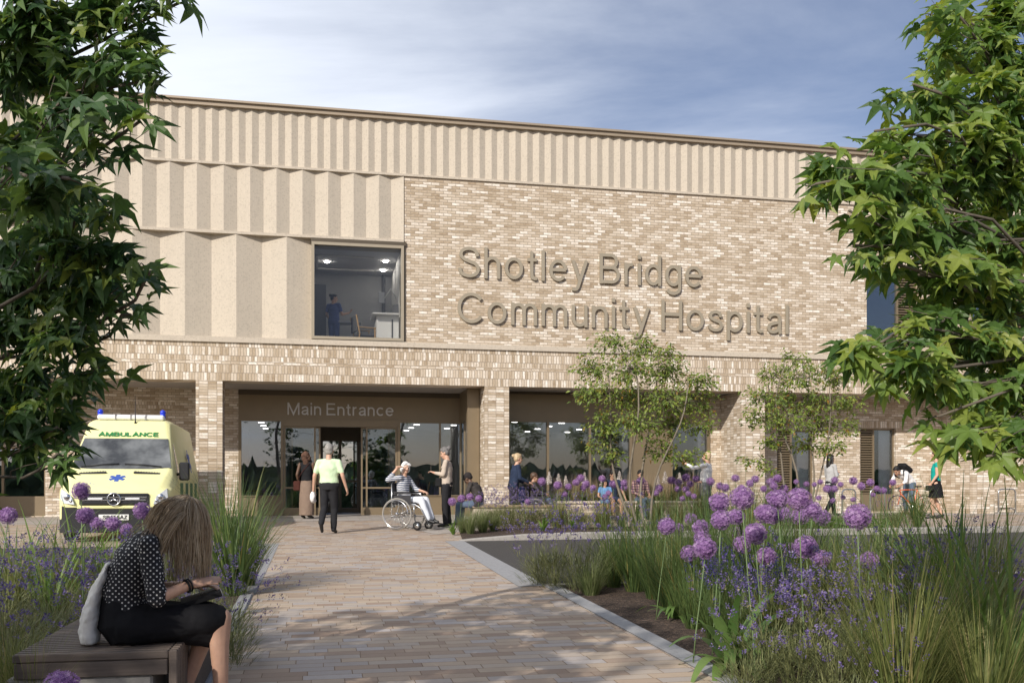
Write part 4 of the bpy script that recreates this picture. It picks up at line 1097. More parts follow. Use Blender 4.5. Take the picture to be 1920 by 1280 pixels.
def gp(u, Y, dz=0.0): return Vector(((u - CX) / F * Y, Y, g(Y) + dz))
# near bed, right of the path
for u, Y, s_ in ((1040, 11.7, .95), (1085, 11.2, 1.0), (1140, 11.8, 1.05), (1010, 12.0, .8)): put('lav%d' % rnd.randrange(3), gp(u, Y), s_ * 1.35, 'airy lavender plant at the road corner of the right hand bed', 'lavender at the road corner of the right bed')
for u, Y, s_ in ((1440, 6.6, 1.05), (1500, 6.2, 1.1), (1570, 5.9, 1.15), (1620, 6.6, 1.2), (1520, 7.2, 1.2), (1460, 7.6, 1.1), (1400, 6.1, .75), (1590, 5.3, .8), (1690, 7.0, 1.25), (1880, 6.8, 1.3), (1830, 7.4, 1.3)): put('lav%d' % rnd.randrange(3), gp(u, Y), s_, 'lavender plant with purple spikes in the near right hand bed', 'lavender in the near right bed')
put('pale0', gp(1108, 10.9), 1.05, 'neat pale green grass tuft at the corner of the right hand bed', 'pale grass tufts')
for u, Y, s_ in ((1230, 10.6, .95), (1190, 11.2, .9), (1260, 11.2, 1.0), (1150, 11.6, .8), (1290, 10.2, .9), (1330, 10.9, 1.1), (1350, 9.6, 1.0), (1420, 9.2, 1.15), (1400, 10.6, 1.15), (1500, 9.0, 1.05), (1580, 8.8, 1.0), (1660, 8.6, 1.1), (1740, 8.2, 1.1), (1300, 8.7, .6), (1338, 8.1, .52), (1250, 9.9, .72), (1385, 7.8, .55), (1275, 9.3, .62), (1310, 9.4, .7), (1420, 8.4, .85), (1470, 8.3, .9)): put('dark%d' % rnd.randrange(2), gp(u, Y), s_, 'dark green arching grass clump among the alliums of the right hand bed', 'dark grass clumps in the right bed')
for u, Y, s_ in ((1690, 5.5, 1.0), (1760, 5.9, .9), (1850, 5.4, .85), (1610, 7.9, .9), (1790, 6.6, 1.0), (1550, 8.2, .85), (1450, 7.6, .7), (1850, 7.6, 1.1), (1400, 9.8, .95), (1500, 9.7, 1.0), (1270, 10.0, .8)): put('fine%d' % rnd.randrange(2), gp(u, Y), s_, 'large fine bladed grass clump fanning out in the near right hand bed', 'fine grass clumps in the right bed')
for u, Y, s_ in ((1810, 6.2, 1.1), (1905, 5.8, 1.15), (1770, 7.8, 1.1), (1440, 8.9, .9), (1540, 9.4, .85)): put('reed%d' % rnd.randrange(2), gp(u, Y), s_, 'tall broad bladed reed plant in the right hand bed', 'reeds in the right bed')
put('strap0', gp(1372, 7.05), 1.5, 'large strap leaved plant drooping over the kerb of the path', None)
put('strap1', gp(1266, 9.3), .85, 'small strap leaved plant on the bare mulch behind the kerb', None)
for u, Y in ((1330, 8.7), (1370, 8.2), (1410, 7.9), (1440, 7.9), (1340, 9.2), (1460, 7.3)): put('salvia', gp(u, Y), 1.15, 'dark purple salvia with upright spikes below the alliums', 'salvias below the alliums')
# left bed
for u, Y, s_ in ((20, 7.0, 1.15), (90, 7.6, 1.1), (160, 7.2, 1.15), (230, 7.9, 1.1), (60, 6.2, 1.0), (300, 8.3, 1.15), (130, 6.2, .95), (0, 8.3, 1.2), (190, 8.6, 1.2), (110, 8.9, 1.1)): put('lav%d' % rnd.randrange(3), gp(u, Y), s_, 'lavender plant in the bed behind the bench', 'lavender behind the bench')
for u, Y, s_ in ((395, 7.8, 1.0), (425, 8.0, 1.0), (370, 8.4, 1.0), (436, 7.2, .85)): put('lav%d' % rnd.randrange(3), gp(u, Y), s_, 'lavender plant leaning over the path edge beyond the seated woman', 'lavender between the bench and the path')
for u, Y, s_ in ((440, 10.9, 1.25), (415, 11.6, 1.2), (462, 11.8, 1.0)): put('dark%d' % rnd.randrange(2), gp(u, Y), s_, 'tall dark grass clump beside the left corner of the crossing', 'dark grass clumps at the left crossing corner')
for u, Y, s_ in ((30, 9.6, .8), (110, 9.9, .72), (190, 10.2, .7), (260, 10.4, .66), (60, 5.2, .55), (320, 10.8, .66), (10, 5.6, .6)): put('fine%d' % rnd.randrange(2), gp(u, Y), s_, 'fine grass clump in the bed in front of the ambulance', 'fine grass clumps in the left bed')
for u, Y, s_ in ((90, 8.9, .95), (150, 10.3, .95), (30, 10.2, .9), (215, 9.6, .85)): put('reed%d' % rnd.randrange(2), gp(u, Y), s_, 'broad bladed reed plant in the bed in front of the ambulance', 'reeds in the left bed')
# bed between the road and the hospital
def gp2(u, v): return gnd(u, v) + Vector((0, 0, .04))
for u, v, s_ in ((905, 1000, 1.15), (882, 1003, 1.0), (868, 1001, .9), (925, 998, .9), (1165, 992, .9)): put('pale%d' % rnd.randrange(2), gp2(u, v), s_, 'pale grass tuft by the kerb of the bed in front of the hospital', 'pale grass tufts')
put('bright0', gp2(850, 1003), .8, 'bright strap leaved plant at the pointed end of the bed', None)
put('bright1', gp2(1018, 997), 1.05, 'bright upright strap leaved plant by the roadside kerb', None)
for u, v, s_ in ((945, 994, 1.2), (975, 992, 1.25), (930, 988, 1.1), (960, 989, 1.25), (918, 993, 1.0), (992, 990, 1.15), (940, 985, 1.15), (1005, 986, 1.1), (900, 990, .9), (1075, 986, 1.1), (1030, 986, 1.0), (1060, 990, 1.0), (1100, 994, 1.0), (1140, 990, .9), (1700, 985, .9), (1660, 988, .9)): put('lav%d' % rnd.randrange(3), gp2(u, v), s_, 'lavender plant in the bed in front of the hospital', 'lavender in front of the hospital')
for u, v, s_ in ((1045, 992, .8), (1090, 988, .75), (1130, 994, .8), (1190, 992, .8), (1230, 990, .85), (1270, 992, .8), (1310, 990, .85), (1350, 992, .8), (1400, 990, .9), (1450, 992, .9), (1500, 990, .85), (1550, 988, .8), (1680, 990, .95), (1720, 988, .9)): put(rnd.choice(('fine0', 'fine1', 'pale0', 'dark1')), gp2(u, v), s_, 'grass clump in the roadside bed in front of the hospital', 'grass clumps in the roadside bed')
for u, v, s_ in ((1040, 985, .9), (1120, 986, .9), (1075, 992, .8), (1400, 985, .9)): put('bright%d' % rnd.randrange(2), gp2(u, v), s_, 'bright strap leaved plant in the middle of the roadside bed', 'strap leaved plants in the roadside bed')
for u, v in ((1480, 985), (1520, 992), (1550, 988), (1580, 994), (1610, 990), (1640, 994), (1540, 996), (1600, 985)): put('leafy', gp2(u, v), 1.0, 'low bright green ground cover plant by the roadside kerb', 'ground cover by the kerb')
# ================================================================ STREET OBJECTS
mk('amb_yellow', (.83, .80, .40), .35, .04, 3); mk('amb_black', (.018, .018, .02), .45, .1, 8); mk('amb_grille', (.03, .03, .033), .35, .1)
mk('chrome', (.75, .75, .76), .18, .03, metal=1.0); mk('amb_green', (.03, .22, .06), .4, .05); mk('amb_blue', (.035, .10, .42), .4, .05); mk('amb_sidegreen', (.05, .16, .075), .4, .08)
mk('lamp_glass', (.62, .66, .70), .12, .15, 30); mk('beacon_blue', (.02, .05, .60), .15, .05); mk('lightbar_white', (.72, .73, .74), .3, .04); mk('plate_white', (.80, .80, .76), .4, .02)
mk('tyre', (.02, .02, .02), .8, .2, 20); mk('rubber', (.022, .022, .024), .6, .1); mk('black_paint', (.02, .02, .022), .45, .1); mk('white_paint', (.78, .78, .77), .45, .02)
m = bpy.data.materials.new('windscreen_glass'); t_, p_ = nt(m); q_ = NG(t_)
p_.inputs['Base Color'].default_value = (.035, .038, .04, 1); p_.inputs['Roughness'].default_value = .05; p_.inputs['Specular IOR Level'].default_value = .9
q_.l(q_.ramp(q_.noise(q_.obj(), 2.2, 3), [(.35, (.03, .032, .034)), (.7, (.20, .21, .21))]), p_.inputs['Base Color']); M['windscreen_glass'] = m
GL['A'] = ([[(.02, 0), (.40, .96), (.78, 0)], [(.17, .33), (.63, .33)]], .80); GL['U'] = ([[(.06, 1), (.06, .35)] + arc(.375, .35, .315, .29, 180, 360) + [(.69, 1)]], .75)
GL['L'] = ([[(.06, 1), (.06, .063), (.60, .063)]], .62); GL['N'] = ([[(.06, 0), (.06, 1)], [(.69, 0), (.69, 1)], [(.075, .95), (.675, .05)]], .75)
GL['1'] = ([[(.10, .74), (.30, .95), (.30, 0)]], .40); GL['7'] = ([[(.04, .938), (.56, .938), (.22, 0)]], .60); GL['5'] = ([smooth_pts([(.55, .938), (.16, .938), (.11, .52), (.33, .60), (.54, .48), (.55, .25), (.40, .07), (.18, .08), (.06, .24)], 4)], .60)
GL['Z'] = ([[(.05, .938), (.60, .938), (.05, .063), (.62, .063)]], .66); GL['G'] = ([arc(.46, .5, .40, .4375, 40, 350, 24) + [(.86, .45), (.5, .45)]], .90)
def decal(name, txt, mtx, width, cap, mat, parent, sw=.16, depth=.004):
    o = lettering(name, txt, -width / 2, width / 2, 0, cap, -.004, depth, mat, parent, sw); o.matrix_basis = mtx; return o
def plane_mtx(o, xa, za):
    xa = Vector(xa).normalized(); za = Vector(za); za = (za - xa * za.dot(xa)).normalized(); ya = za.cross(xa)
    m_ = Matrix((xa, ya, za)).transposed().to_4x4(); m_.translation = Vector(o); return m_
def asterisk(name, mtx, r, wd, mat, parent):
    mb = MB()
    for k in range(3):
        a = R(90 + 60 * k); ca, sa = math.cos(a), math.sin(a); d = -.004 - .001 * k
        P = [(r * ca - wd * sa, r * sa + wd * ca), (r * ca + wd * sa, r * sa - wd * ca), (-r * ca + wd * sa, -r * sa - wd * ca), (-r * ca - wd * sa, -r * sa + wd * ca)]
        mb.prism(P, lambda x, z, d=d: (x, d, z), lambda x, z: (x, .002, z))
    o = mb.build(name, [mat], parent, recalc=True); o.matrix_basis = mtx; return o

def ambulance():
    s0, d0 = -9.08, -6.85
    X, Y = loc(s0, d0)
    root = empty('ambulance', FRAME @ Matrix.Translation((s0, d0, g(Y)))); root.rotation_euler = (0, 0, TH + R(1.5))
    tag(root, 'yellow ambulance with blue roof beacons parked nose out before the brick bay', 'ambulance')
    def ring(y, hw, zb, zm, ht, zt, e=.10, rz=.05):
        return [(-hw, y, zb), (-hw, y, zm), (-ht, y, zt - rz), (-ht + e, y, zt), (ht - e, y, zt), (ht, y, zt - rz), (hw, y, zm), (hw, y, zb)]
    mb = MB()
    rings = [ring(.10, .86, .45, .86, .80, .93, .12, .03), ring(.16, .98, .42, .92, .90, 1.02, .12, .04), ring(.35, 1.02, .40, 1.0, .94, 1.14, .12, .06), ring(.80, 1.04, .38, 1.10, .97, 1.36, .08, .08),
             ring(.93, 1.04, .38, 1.12, .96, 1.46, .06, .05), ring(1.50, 1.04, .38, 1.15, .86, 2.03, .07, .05), ring(1.86, 1.04, .38, 1.2, .80, 2.42, .10, .06), ring(2.2, 1.04, .38, 1.3, .82, 2.46, .10, .06), ring(5.45, 1.04, .40, 1.3, .84, 2.44, .10, .06), ring(5.55, .98, .45, 1.3, .80, 2.36, .10, .06)]
    mb.loft([[Vector(p) for p in r_] for r_ in rings], smooth=False)
    body = mb.build('body', ['amb_yellow'], root, recalc=True)
    bv = body.modifiers.new('soft_edges', 'BEVEL'); bv.width = .035; bv.segments = 3; bv.limit_method = 'ANGLE'; bv.angle_limit = R(18)
    for p in body.data.polygons: p.use_smooth = True
    # windscreen, following the rake
    slope = Vector((0, 1.50 - .93, 2.03 - 1.46)); nrm = Vector((0, -slope.z, slope.y)).normalized()
    def ws(x, t, off): p = Vector((x, .93, 1.46)) + slope * t + nrm * off; return p
    def slab(name, pts, mat, th=.02, off=.012):
        mb = MB(); a = [ws(x, t, off) for x, t in pts]; b = [ws(x, t, off - th) for x, t in pts]; n = len(pts)
        mb.add(a + b, [tuple(range(n)), tuple(range(n, 2 * n))[::-1]] + [(i, n + i, n + (i + 1) % n, (i + 1) % n) for i in range(n)], False); return mb.build(name, [mat], root, recalc=True)
    slab('windscreen', [(-.93, -.06), (-.5, -.12), (.5, -.12), (.93, -.06), (.80, 1.0), (-.80, 1.0)], 'windscreen_glass')
    for sx in (-1, 1):
        mb = MB(); mb.tube([ws(sx * .75, -.05, .03), ws(sx * .35, .03, .03), ws(sx * .05, .05, .03)], .012, 6); mb.build('wiper', ['amb_black'], root)
        # vents below the screen
        bs = Vector((0, .45, .22)).normalized()
        mtx = plane_mtx((sx * .50, .70, 1.325), (1, 0, sx * -.06), bs)
        mb = MB(); mb.bbox(-.25, .25, -.012, .02, -.03, .03, .01); 
        for k in range(9): mb.box(-.22 + k * .05, -.20 + k * .05, -.018, -.010, -.022, .022)
        o = mb.build('bonnet_vent', ['amb_black'], root); o.matrix_basis = mtx
        # headlight
        mb = MB(); P = [(0, 0), (.20, .02), (.26, .12), (.24, .30), (.06, .16)]
        mb.prism(P, lambda x, z: (sx * (.70 + x), .035 + x * .33, .72 + z), lambda x, z: (sx * (.70 + x), .24 + x * .3, .72 + z))
        hl = mb.build('headlight', ['lamp_glass'], root, recalc=True)
        mb = MB(); mb.ball((sx * .83, .075, .86), .066, (1, .5, 1)); mb.build('lamp_lens', ['chrome'], hl)
        mb = MB(); mb.ball((sx * .76, .055, .79), .036, (1, .5, 1)); mb.build('lamp_lens', ['chrome'], hl)
        # mirror
        mb = MB(); mb.bbox(sx * 1.16 - .10, sx * 1.16 + .10, 1.05, 1.17, 1.18, 1.55, .03); mb.tube([(sx * 1.0, 1.2, 1.3), (sx * 1.12, 1.12, 1.32)], .03, 6); mb.build('wing_mirror', ['amb_black'], root)
        # cab window + door line
        mb = MB(); mb.prism([(1.30, 1.22), (2.15, 1.25), (2.15, 1.93), (1.62, 1.93)], lambda y, z: (sx * (1.045 - (z - 1.15) * .21), y, z), lambda y, z: (sx * (1.0 - (z - 1.15) * .21), y, z)); mb.build('side_window', ['windscreen_glass'], root, recalc=True)
        mb = MB()
        for k in range(9):
            for r_ in (0, 1):
                if (k + r_) % 2: continue
                y0 = 1.0 + k * .5; mb.box(min(sx * 1.02, sx * 1.046), max(sx * 1.02, sx * 1.046), y0, y0 + .5, .45 + r_ * .34, .79 + r_ * .34)
        mb.build('check_marking', ['amb_sidegreen'], root)
        for wy in (.95, 4.5):
            w_ = empty('wheel', None, (sx * .93, wy, .35)); w_.parent = root
            mb = MB(); mb.tube([(-.11, 0, 0), (-.09, 0, 0), (.09, 0, 0), (.11, 0, 0)], [.31, .35, .35, .31], 28); mb.build('tyre', ['tyre'], w_)
            mb = MB(); mb.tube([(-.118, 0, 0), (.118, 0, 0)], .21, 20); mb.build('rim', ['lightbar_white'], w_)
    asterisk('star_of_life', plane_mtx((1.02, 3.4, 1.62), (0, 1, 0), (-.21, 0, 1)), .26, .05, 'amb_blue', root)
    asterisk('star_of_life', plane_mtx((-.02, .52, 1.222), (1, 0, 0), (0, .45, .22)), .155, .04, 'amb_blue', root)
    # grille
    gr = MB(); gr.bbox(-.62, .62, .055, .14, .70, .93, .02); grille = gr.build('grille', ['amb_grille'], root)
    for z in (.745, .80, .855, .905):
        mb = MB(); hw = .60 - (.9 - z) * .3; mb.bbox(-hw, hw, .035, .07, z - .014, z + .014, .006); mb.build('grille_bar', ['chrome' if z in (.80, .855) else 'amb_black'], grille)
    for sx in (-1, 1):
        mb = MB(); mb.bbox(sx * .33 - .13, sx * .33 + .13, .015, .05, .805, .845, .008); mb.build('strobe_lamp', ['lightbar_white'], grille)
    em = MB(); em.tube([(.115 * math.cos(a * math.pi / 14), .02, .82 + .115 * math.sin(a * math.pi / 14)) for a in range(28)], .013, 6, closed=True)
    for k in range(3):
        a = R(90 + 120 * k); em.tube([(0, .02, .82), (.11 * math.cos(a), .02, .82 + .11 * math.sin(a))], [.020, .006], 6)
    em.build('emblem', ['chrome'], grille)
    mb = MB(); mb.bbox(-.66, .66, .05, .2, .62, .695, .03); mb.build('lower_lip', ['amb_yellow'], root)
    mb = MB(); mb.loft([[Vector(p) for p in r_] for r_ in ([(-1.0, .35, .20), (-1.0, .35, .72), (1.0, .35, .72), (1.0, .35, .20)], [(-.99, .2, .18), (-.99, .2, .74), (.99, .2, .74), (.99, .2, .18)], [(-.86, .04, .20), (-.86, .04, .62), (.86, .04, .62), (.86, .04, .20)])], smooth=False); mb.build('bumper', ['amb_black'], root, recalc=True)
    mb = MB(); mb.bbox(-.27, .27, .015, .04, .42, .53, .006); pl = mb.build('number_plate', ['plate_white'], root)
    decal('plate_lettering', 'SB17 5AZ', plane_mtx((.02, .012, .445), (1, 0, 0), (0, 0, 1)), .43, .065, 'amb_black', pl, .2)
    # roof sign lettering and beacons
    fs_ = Vector((0, .36, .39))
    decal('sign_lettering', 'AMBULANCE', plane_mtx((.03, 1.530, 2.085), (1, 0, 0), fs_), 1.15, .115, 'amb_green', root, .2)
    decal('bonnet_lettering', 'NHS', plane_mtx((-.50, .30, 1.105), (1, 0, 0), (0, .45, .22)), .26, .075, 'amb_blue', root, .24)
    mb = MB(); mb.bbox(-.66, .66, 2.0, 2.28, 2.45, 2.56, .03); lb = mb.build('light_bar', ['lightbar_white'], root)
    for x, m_ in ((-.30, 'amb_black'), (0, 'amb_black'), (.30, 'amb_black')): mb = MB(); mb.box(x - .012, x + .012, 1.992, 2.29, 2.455, 2.566); mb.build('bracket', ['chrome'], lb)
    for sx in (-1, 1):
        mb = MB(); mb.tube([(sx * .62, 2.14, 2.5), (sx * .62, 2.14, 2.6)], .055, 12); mb.ball((sx * .62, 2.14, 2.62), .06, nu=12); mb.build('beacon', ['beacon_blue'], root)
    mb = MB(); mb.tube([(.12, 1.82, 2.38), (.12, 1.80, 2.41), (.115, 1.80, 2.95)], [.03, .012, .004], 6); mb.build('aerial', ['amb_black'], root)
    return root
ambulance()

# ---------------- low seat walls with timber tops
mk('timber_seat', (.34, .25, .165), .7, .25, 5); mk('seat_stone', (.58, .50, .40), .85, .12, 9, .4, 60)
def seat_wall(label, s0, s1, d0, d1, h, inset_soil=True, mat='brick', top='seat_stone'):
    X, Y = loc((s0 + s1) / 2, d0); z0 = g(Y) - .05
    root = empty('planter', FRAME); tag(root, label, 'planter')
    mb = MB(); mb.box(s0, s1, d0, d1, z0, h - .06); mb.build('planter_wall', [mat], root)
    mb = MB()
    t = .36 if inset_soil else (d1 - d0)
    mb.bbox(s0 - .03, s1 + .03, d0 - .04, d0 + t, h - .058, h, .008)
    if inset_soil:
        mb.bbox(s0 - .03, s0 + .2, d0 + t + .002, d1 + .02, h - .058, h, .008); mb.bbox(s1 - .2, s1 + .03, d0 + t + .002, d1 + .02, h - .058, h, .008); mb.bbox(s0 + .202, s1 - .202, d1 - .18, d1 + .02, h - .058, h, .008)
    mb.build('seat_top', [top], root)
    if inset_soil: mb = MB(); mb.box(s0 + .2, s1 - .2, d0 + t, d1 - .18, h - .12, h - .03); mb.build('soil', ['mulch'], root)
    return root
def sd_of(u, v):
    p = gnd(u, v); return fac_of(p.x, p.y)
a_, b_ = sd_of(888, 986), sd_of(1032, 983)
PW1 = (a_[0], b_[0] + .05, a_[1], a_[1] + .55)
seat_wall('short pale stone seat wall behind the lavender with a cream block face', *PW1, .40, inset_soil=False, mat='seat_stone', top='timber_seat')
PW2 = (sd_of(1040, 973)[0], sd_of(1345, 970)[0], -1.75, -.35)
seat_wall('long brick planter with a pale stone seat below the waiting room windows', *PW2, .46)
def inpl(u, d): s = S(u, d); X, Y = loc(s, d); return Vector((X, Y, .42))
for u in (1028, 1047, 1062, 1098, 1130, 1134, 1163, 1232, 1245, 1275, 1322, 1335): put('astilbe', inpl(u, rnd.uniform(-1.2, -.8)), rnd.uniform(1.05, 1.3), 'white feathery astilbe plume in the long brick planter', 'white astilbes in the long planter') if 'put' in globals() else None

for u in (1050, 1078, 1090, 1110, 1125, 1160, 1175, 1215, 1225, 1250, 1262, 1285, 1300): put('seed%d' % rnd.randrange(2), inpl(u, rnd.uniform(-1.0, -.7)), rnd.uniform(.9, 1.15), 'tawny feather grass in the long brick planter', 'feather grasses in the long planter')
# ---------------- cycle stands
def hoop(u0, u1, d, label):
    s0, s1 = S(u0, d), S(u1, d); X, Y = loc(s0, d)
    root = empty('cycle_stand', FRAME @ Matrix.Translation((s0, d, g(Y)))); tag(root, label, 'cycle stand', 'cycle stands by the wall')
    wd = s1 - s0; r_ = .12; h = .76
    pts = [(0, 0, -.05), (0, 0, h - r_)] + [(r_ - r_ * math.cos(R(a)), 0, h - r_ + r_ * math.sin(R(a))) for a in (22, 45, 68, 90)] + [(wd - r_ + r_ * math.sin(R(a)), 0, h - r_ + r_ * math.cos(R(a))) for a in (0, 22, 45, 68, 90)] + [(wd, 0, -.05)]
    mb = MB(); mb.tube(pts, .025, 10); mb.build('hoop', ['steel'], root)
    for x in (0, wd): mb = MB(); mb.tube([(x, 0, 0), (x, 0, .012)], .06, 14); mb.build('base_plate', ['steel'], root)
hoop(1579, 1604, -.35, 'steel cycle stand nearest the young woman in grey'); hoop(1632, 1659, -.35, 'steel cycle stand just in front of the louvred window beside the bicycle'); hoop(1872, 1904, .6, 'steel cycle stand at the far right beyond the brick pier')

# ---------------- bicycle
mk('bike_orange', (.72, .13, .045), .3, .05)
def wheel(mb_t, mb_s, c, r, n=28):
    mb_t.tube([(c[0] + r * math.cos(2 * math.pi * i / n), c[1], c[2] + r * math.sin(2 * math.pi * i / n)) for i in range(n)], .016, 6, closed=True)
    for i in range(14):
        a = 2 * math.pi * i / 14; mb_s.tube([(c[0], c[1] + (.02 if i % 2 else -.02), c[2]), (c[0] + r * .96 * math.cos(a), c[1], c[2] + r * .96 * math.sin(a))], .0022, 3)
    mb_s.tube([(c[0], c[1] - .04, c[2]), (c[0], c[1] + .04, c[2])], .022, 8)
def bicycle():
    d = -1.15; s0, s1 = S(1684, d), S(1735, d); X, Y = loc(s0, d)
    k = (s1 - s0) / 1.0
    root = empty('bicycle', FRAME @ Matrix.Translation((s0, d, g(Y)))); root.scale = (k, k, k); root.rotation_euler = (R(-4), 0, TH)
    tag(root, 'orange framed racing bicycle held by the stooping man', 'bicycle')
    r_ = .335
    for nm, x in (('front_wheel', 0), ('rear_wheel', 1.0)):
        w_ = empty(nm, None, (0, 0, 0)); w_.parent = root; t_, s_ = MB(), MB(); wheel(t_, s_, (x, 0, r_), r_); t_.build('tyre', ['tyre'], w_); s_.build('spokes', ['steel'], w_)
    hd0, hd1, bb, st, ra = (.13, 0, .72), (.10, 0, .85), (.57, 0, .29), (.74, 0, .86), (1.0, 0, r_)
    mb = MB(); T = lambda a, b, r=.016: mb.tube([a, b], r, 8)
    T(hd0, hd1, .02); T(hd1, st); T(hd0, bb, .019); T(st, bb); T(bb, ra, .01); T(st, ra, .009); mb.tube([hd0, (.06, 0, .52), (0, 0, r_)], .012, 8)
    mb.build('bicycle_frame', ['bike_orange'], root)
    mb = MB(); mb.tube([hd1, (.09, 0, .90), (.02, 0, .91)], .012, 8); mb.tube([(.02, -.2, .91), (.02, .2, .91)], .013, 8)
    for sy in (-1, 1): mb.tube([(.02, sy * .2, .91), (-.07, sy * .21, .90), (-.10, sy * .21, .82), (-.02, sy * .21, .76)], .013, 8)
    mb.build('handlebar', ['black_paint'], root)
    mb = MB(); mb.tube([st, (.76, 0, .94)], .012, 8); mb.bbox(.64, .90, -.05, .05, .94, .985, .018); mb.build('saddle', ['black_paint'], root)
    mb = MB(); mb.tube([(.57, -.05, .29), (.57, -.03, .29)], .09, 20); mb.tube([(.57, -.06, .29), (.66, -.07, .15)], .01, 6); mb.tube([(.57, .06, .29), (.48, .07, .43)], .01, 6); mb.bbox(.60, .70, -.16, -.08, .135, .155, .005); mb.build('crankset', ['steel'], root)
bicycle()

# ---------------- wheelchair
mk('wheelchair_metal', (.60, .61, .62), .25, .04, metal=.85); mk('upholstery', (.025, .025, .03), .7, .1)
def wheelchair(label, p, rz, k, frame='wheelchair_metal', group=None):
    root = empty('wheelchair', None, p, rz); root.scale = (k, k, k); tag(root, label, 'wheelchair', group)
    # local: x right, y forward
    for sx in (-1, 1):
        w_ = empty('drive_wheel', None, (0, 0, 0)); w_.parent = root; r_ = .305; n = 30; x = sx * .29
        mb = MB(); mb.tube([(x, -.05 + r_ * math.cos(2 * math.pi * i / n), r_ + r_ * .955 * math.sin(2 * math.pi * i / n)) for i in range(n)], .016, 6, closed=True); mb.build('tyre', ['plinth_stone'], w_)
        mb = MB(); mb.tube([(x + sx * .05, -.05 + .265 * math.cos(2 * math.pi * i / n), r_ + .265 * math.sin(2 * math.pi * i / n)) for i in range(n)], .009, 6, closed=True); mb.build('hand_rim', ['chrome'], w_)
        mb = MB()
        for i in range(18):
            a = 2 * math.pi * i / 18; mb.tube([(x + (.02 if i % 2 else -.02), -.05, r_), (x, -.05 + .295 * math.cos(a), r_ + .295 * math.sin(a))], .0028, 3)
        mb.tube([(x - .03, -.05, r_), (x + .03, -.05, r_)], .03, 8); mb.build('spokes', ['chrome'], w_)
        c_ = empty('caster', None, (0, 0, 0)); c_.parent = root
        mb = MB(); mb.tube([(sx * .24 - .018, .36, .085), (sx * .24 + .018, .36, .085)], [.085, .085], 18); mb.build('tyre', ['tyre'], c_)
        mb = MB(); mb.tube([(sx * .24 - .022, .36, .085), (sx * .24 + .022, .36, .085)], .05, 14); mb.build('hub', ['wheelchair_metal'], c_)
        mb = MB(); mb.tube([(sx * .24 + .03, .36, .085), (sx * .24 + .03, .33, .19), (sx * .24, .31, .20), (sx * .24, .31, .30)], .012, 6); mb.build('fork', ['black_paint'], c_)
        mb = MB(); mb.bbox(sx * .26 - .022, sx * .26 + .022, -.14, .22, .70, .735, .01); mb.build('armrest', ['upholstery'], root)
        mb = MB(); mb.box(min(sx * .245, sx * .255), max(sx * .245, sx * .255), -.14, .22, .50, .66); mb.build('side_guard', ['upholstery'], root)
        mb = MB(); mb.tube([(sx * .15 - .09, .56, .13), (sx * .15 + .09, .56, .13)], .004, 4); mb.bbox(sx * .13 - .08, sx * .13 + .08, .48, .66, .115, .13, .004); mb.build('foot_plate', ['black_paint'], root)
        mb = MB(); mb.tube([(sx * .22, -.20, .93), (sx * .22, -.32, .93)], .017, 8); mb.build('push_handle', ['rubber'], root)
    mb = MB()
    for sx in (-1, 1):
        x = sx * .22
        mb.tube([(x, -.20, .22), (x, -.20, .93)], .012, 8); mb.tube([(x, -.20, .47), (x, .30, .49), (x, .42, .42), (sx * .17, .56, .13)], .012, 8); mb.tube([(x, -.20, .24), (x, .32, .26), (x, .31, .30)], .012, 8); mb.tube([(x, .28, .26), (x, .28, .49)], .012, 8); mb.tube([(x, -.15, .69), (x, .20, .69), (x, .22, .5)], .011, 8)
    mb.tube([(-.22, -.18, .25), (.22, .25, .47)], .011, 8); mb.tube([(.22, -.18, .25), (-.22, .25, .47)], .011, 8); mb.tube([(-.29, -.05, .305), (.29, -.05, .305)], .012, 8)
    mb.build('chair_frame', [frame], root)
    mb = MB(); mb.bbox(-.21, .21, -.20, .30, .48, .53, .015); mb.build('seat', ['upholstery'], root)
    mb = MB(); mb.bbox(-.21, .21, -.215, -.19, .55, .90, .01); mb.build('backrest', ['upholstery'], root)
    return root
WC1 = gnd(762, 992)
wheelchair('silver wheelchair carrying the white haired woman in stripes', WC1, R(-112), 1.17)
WC2 = gnd(1003, 979)
wheelchair('dark wheelchair with a blue bag being pushed by the carer in navy', WC2, R(-84), 1.0, frame='black_paint')

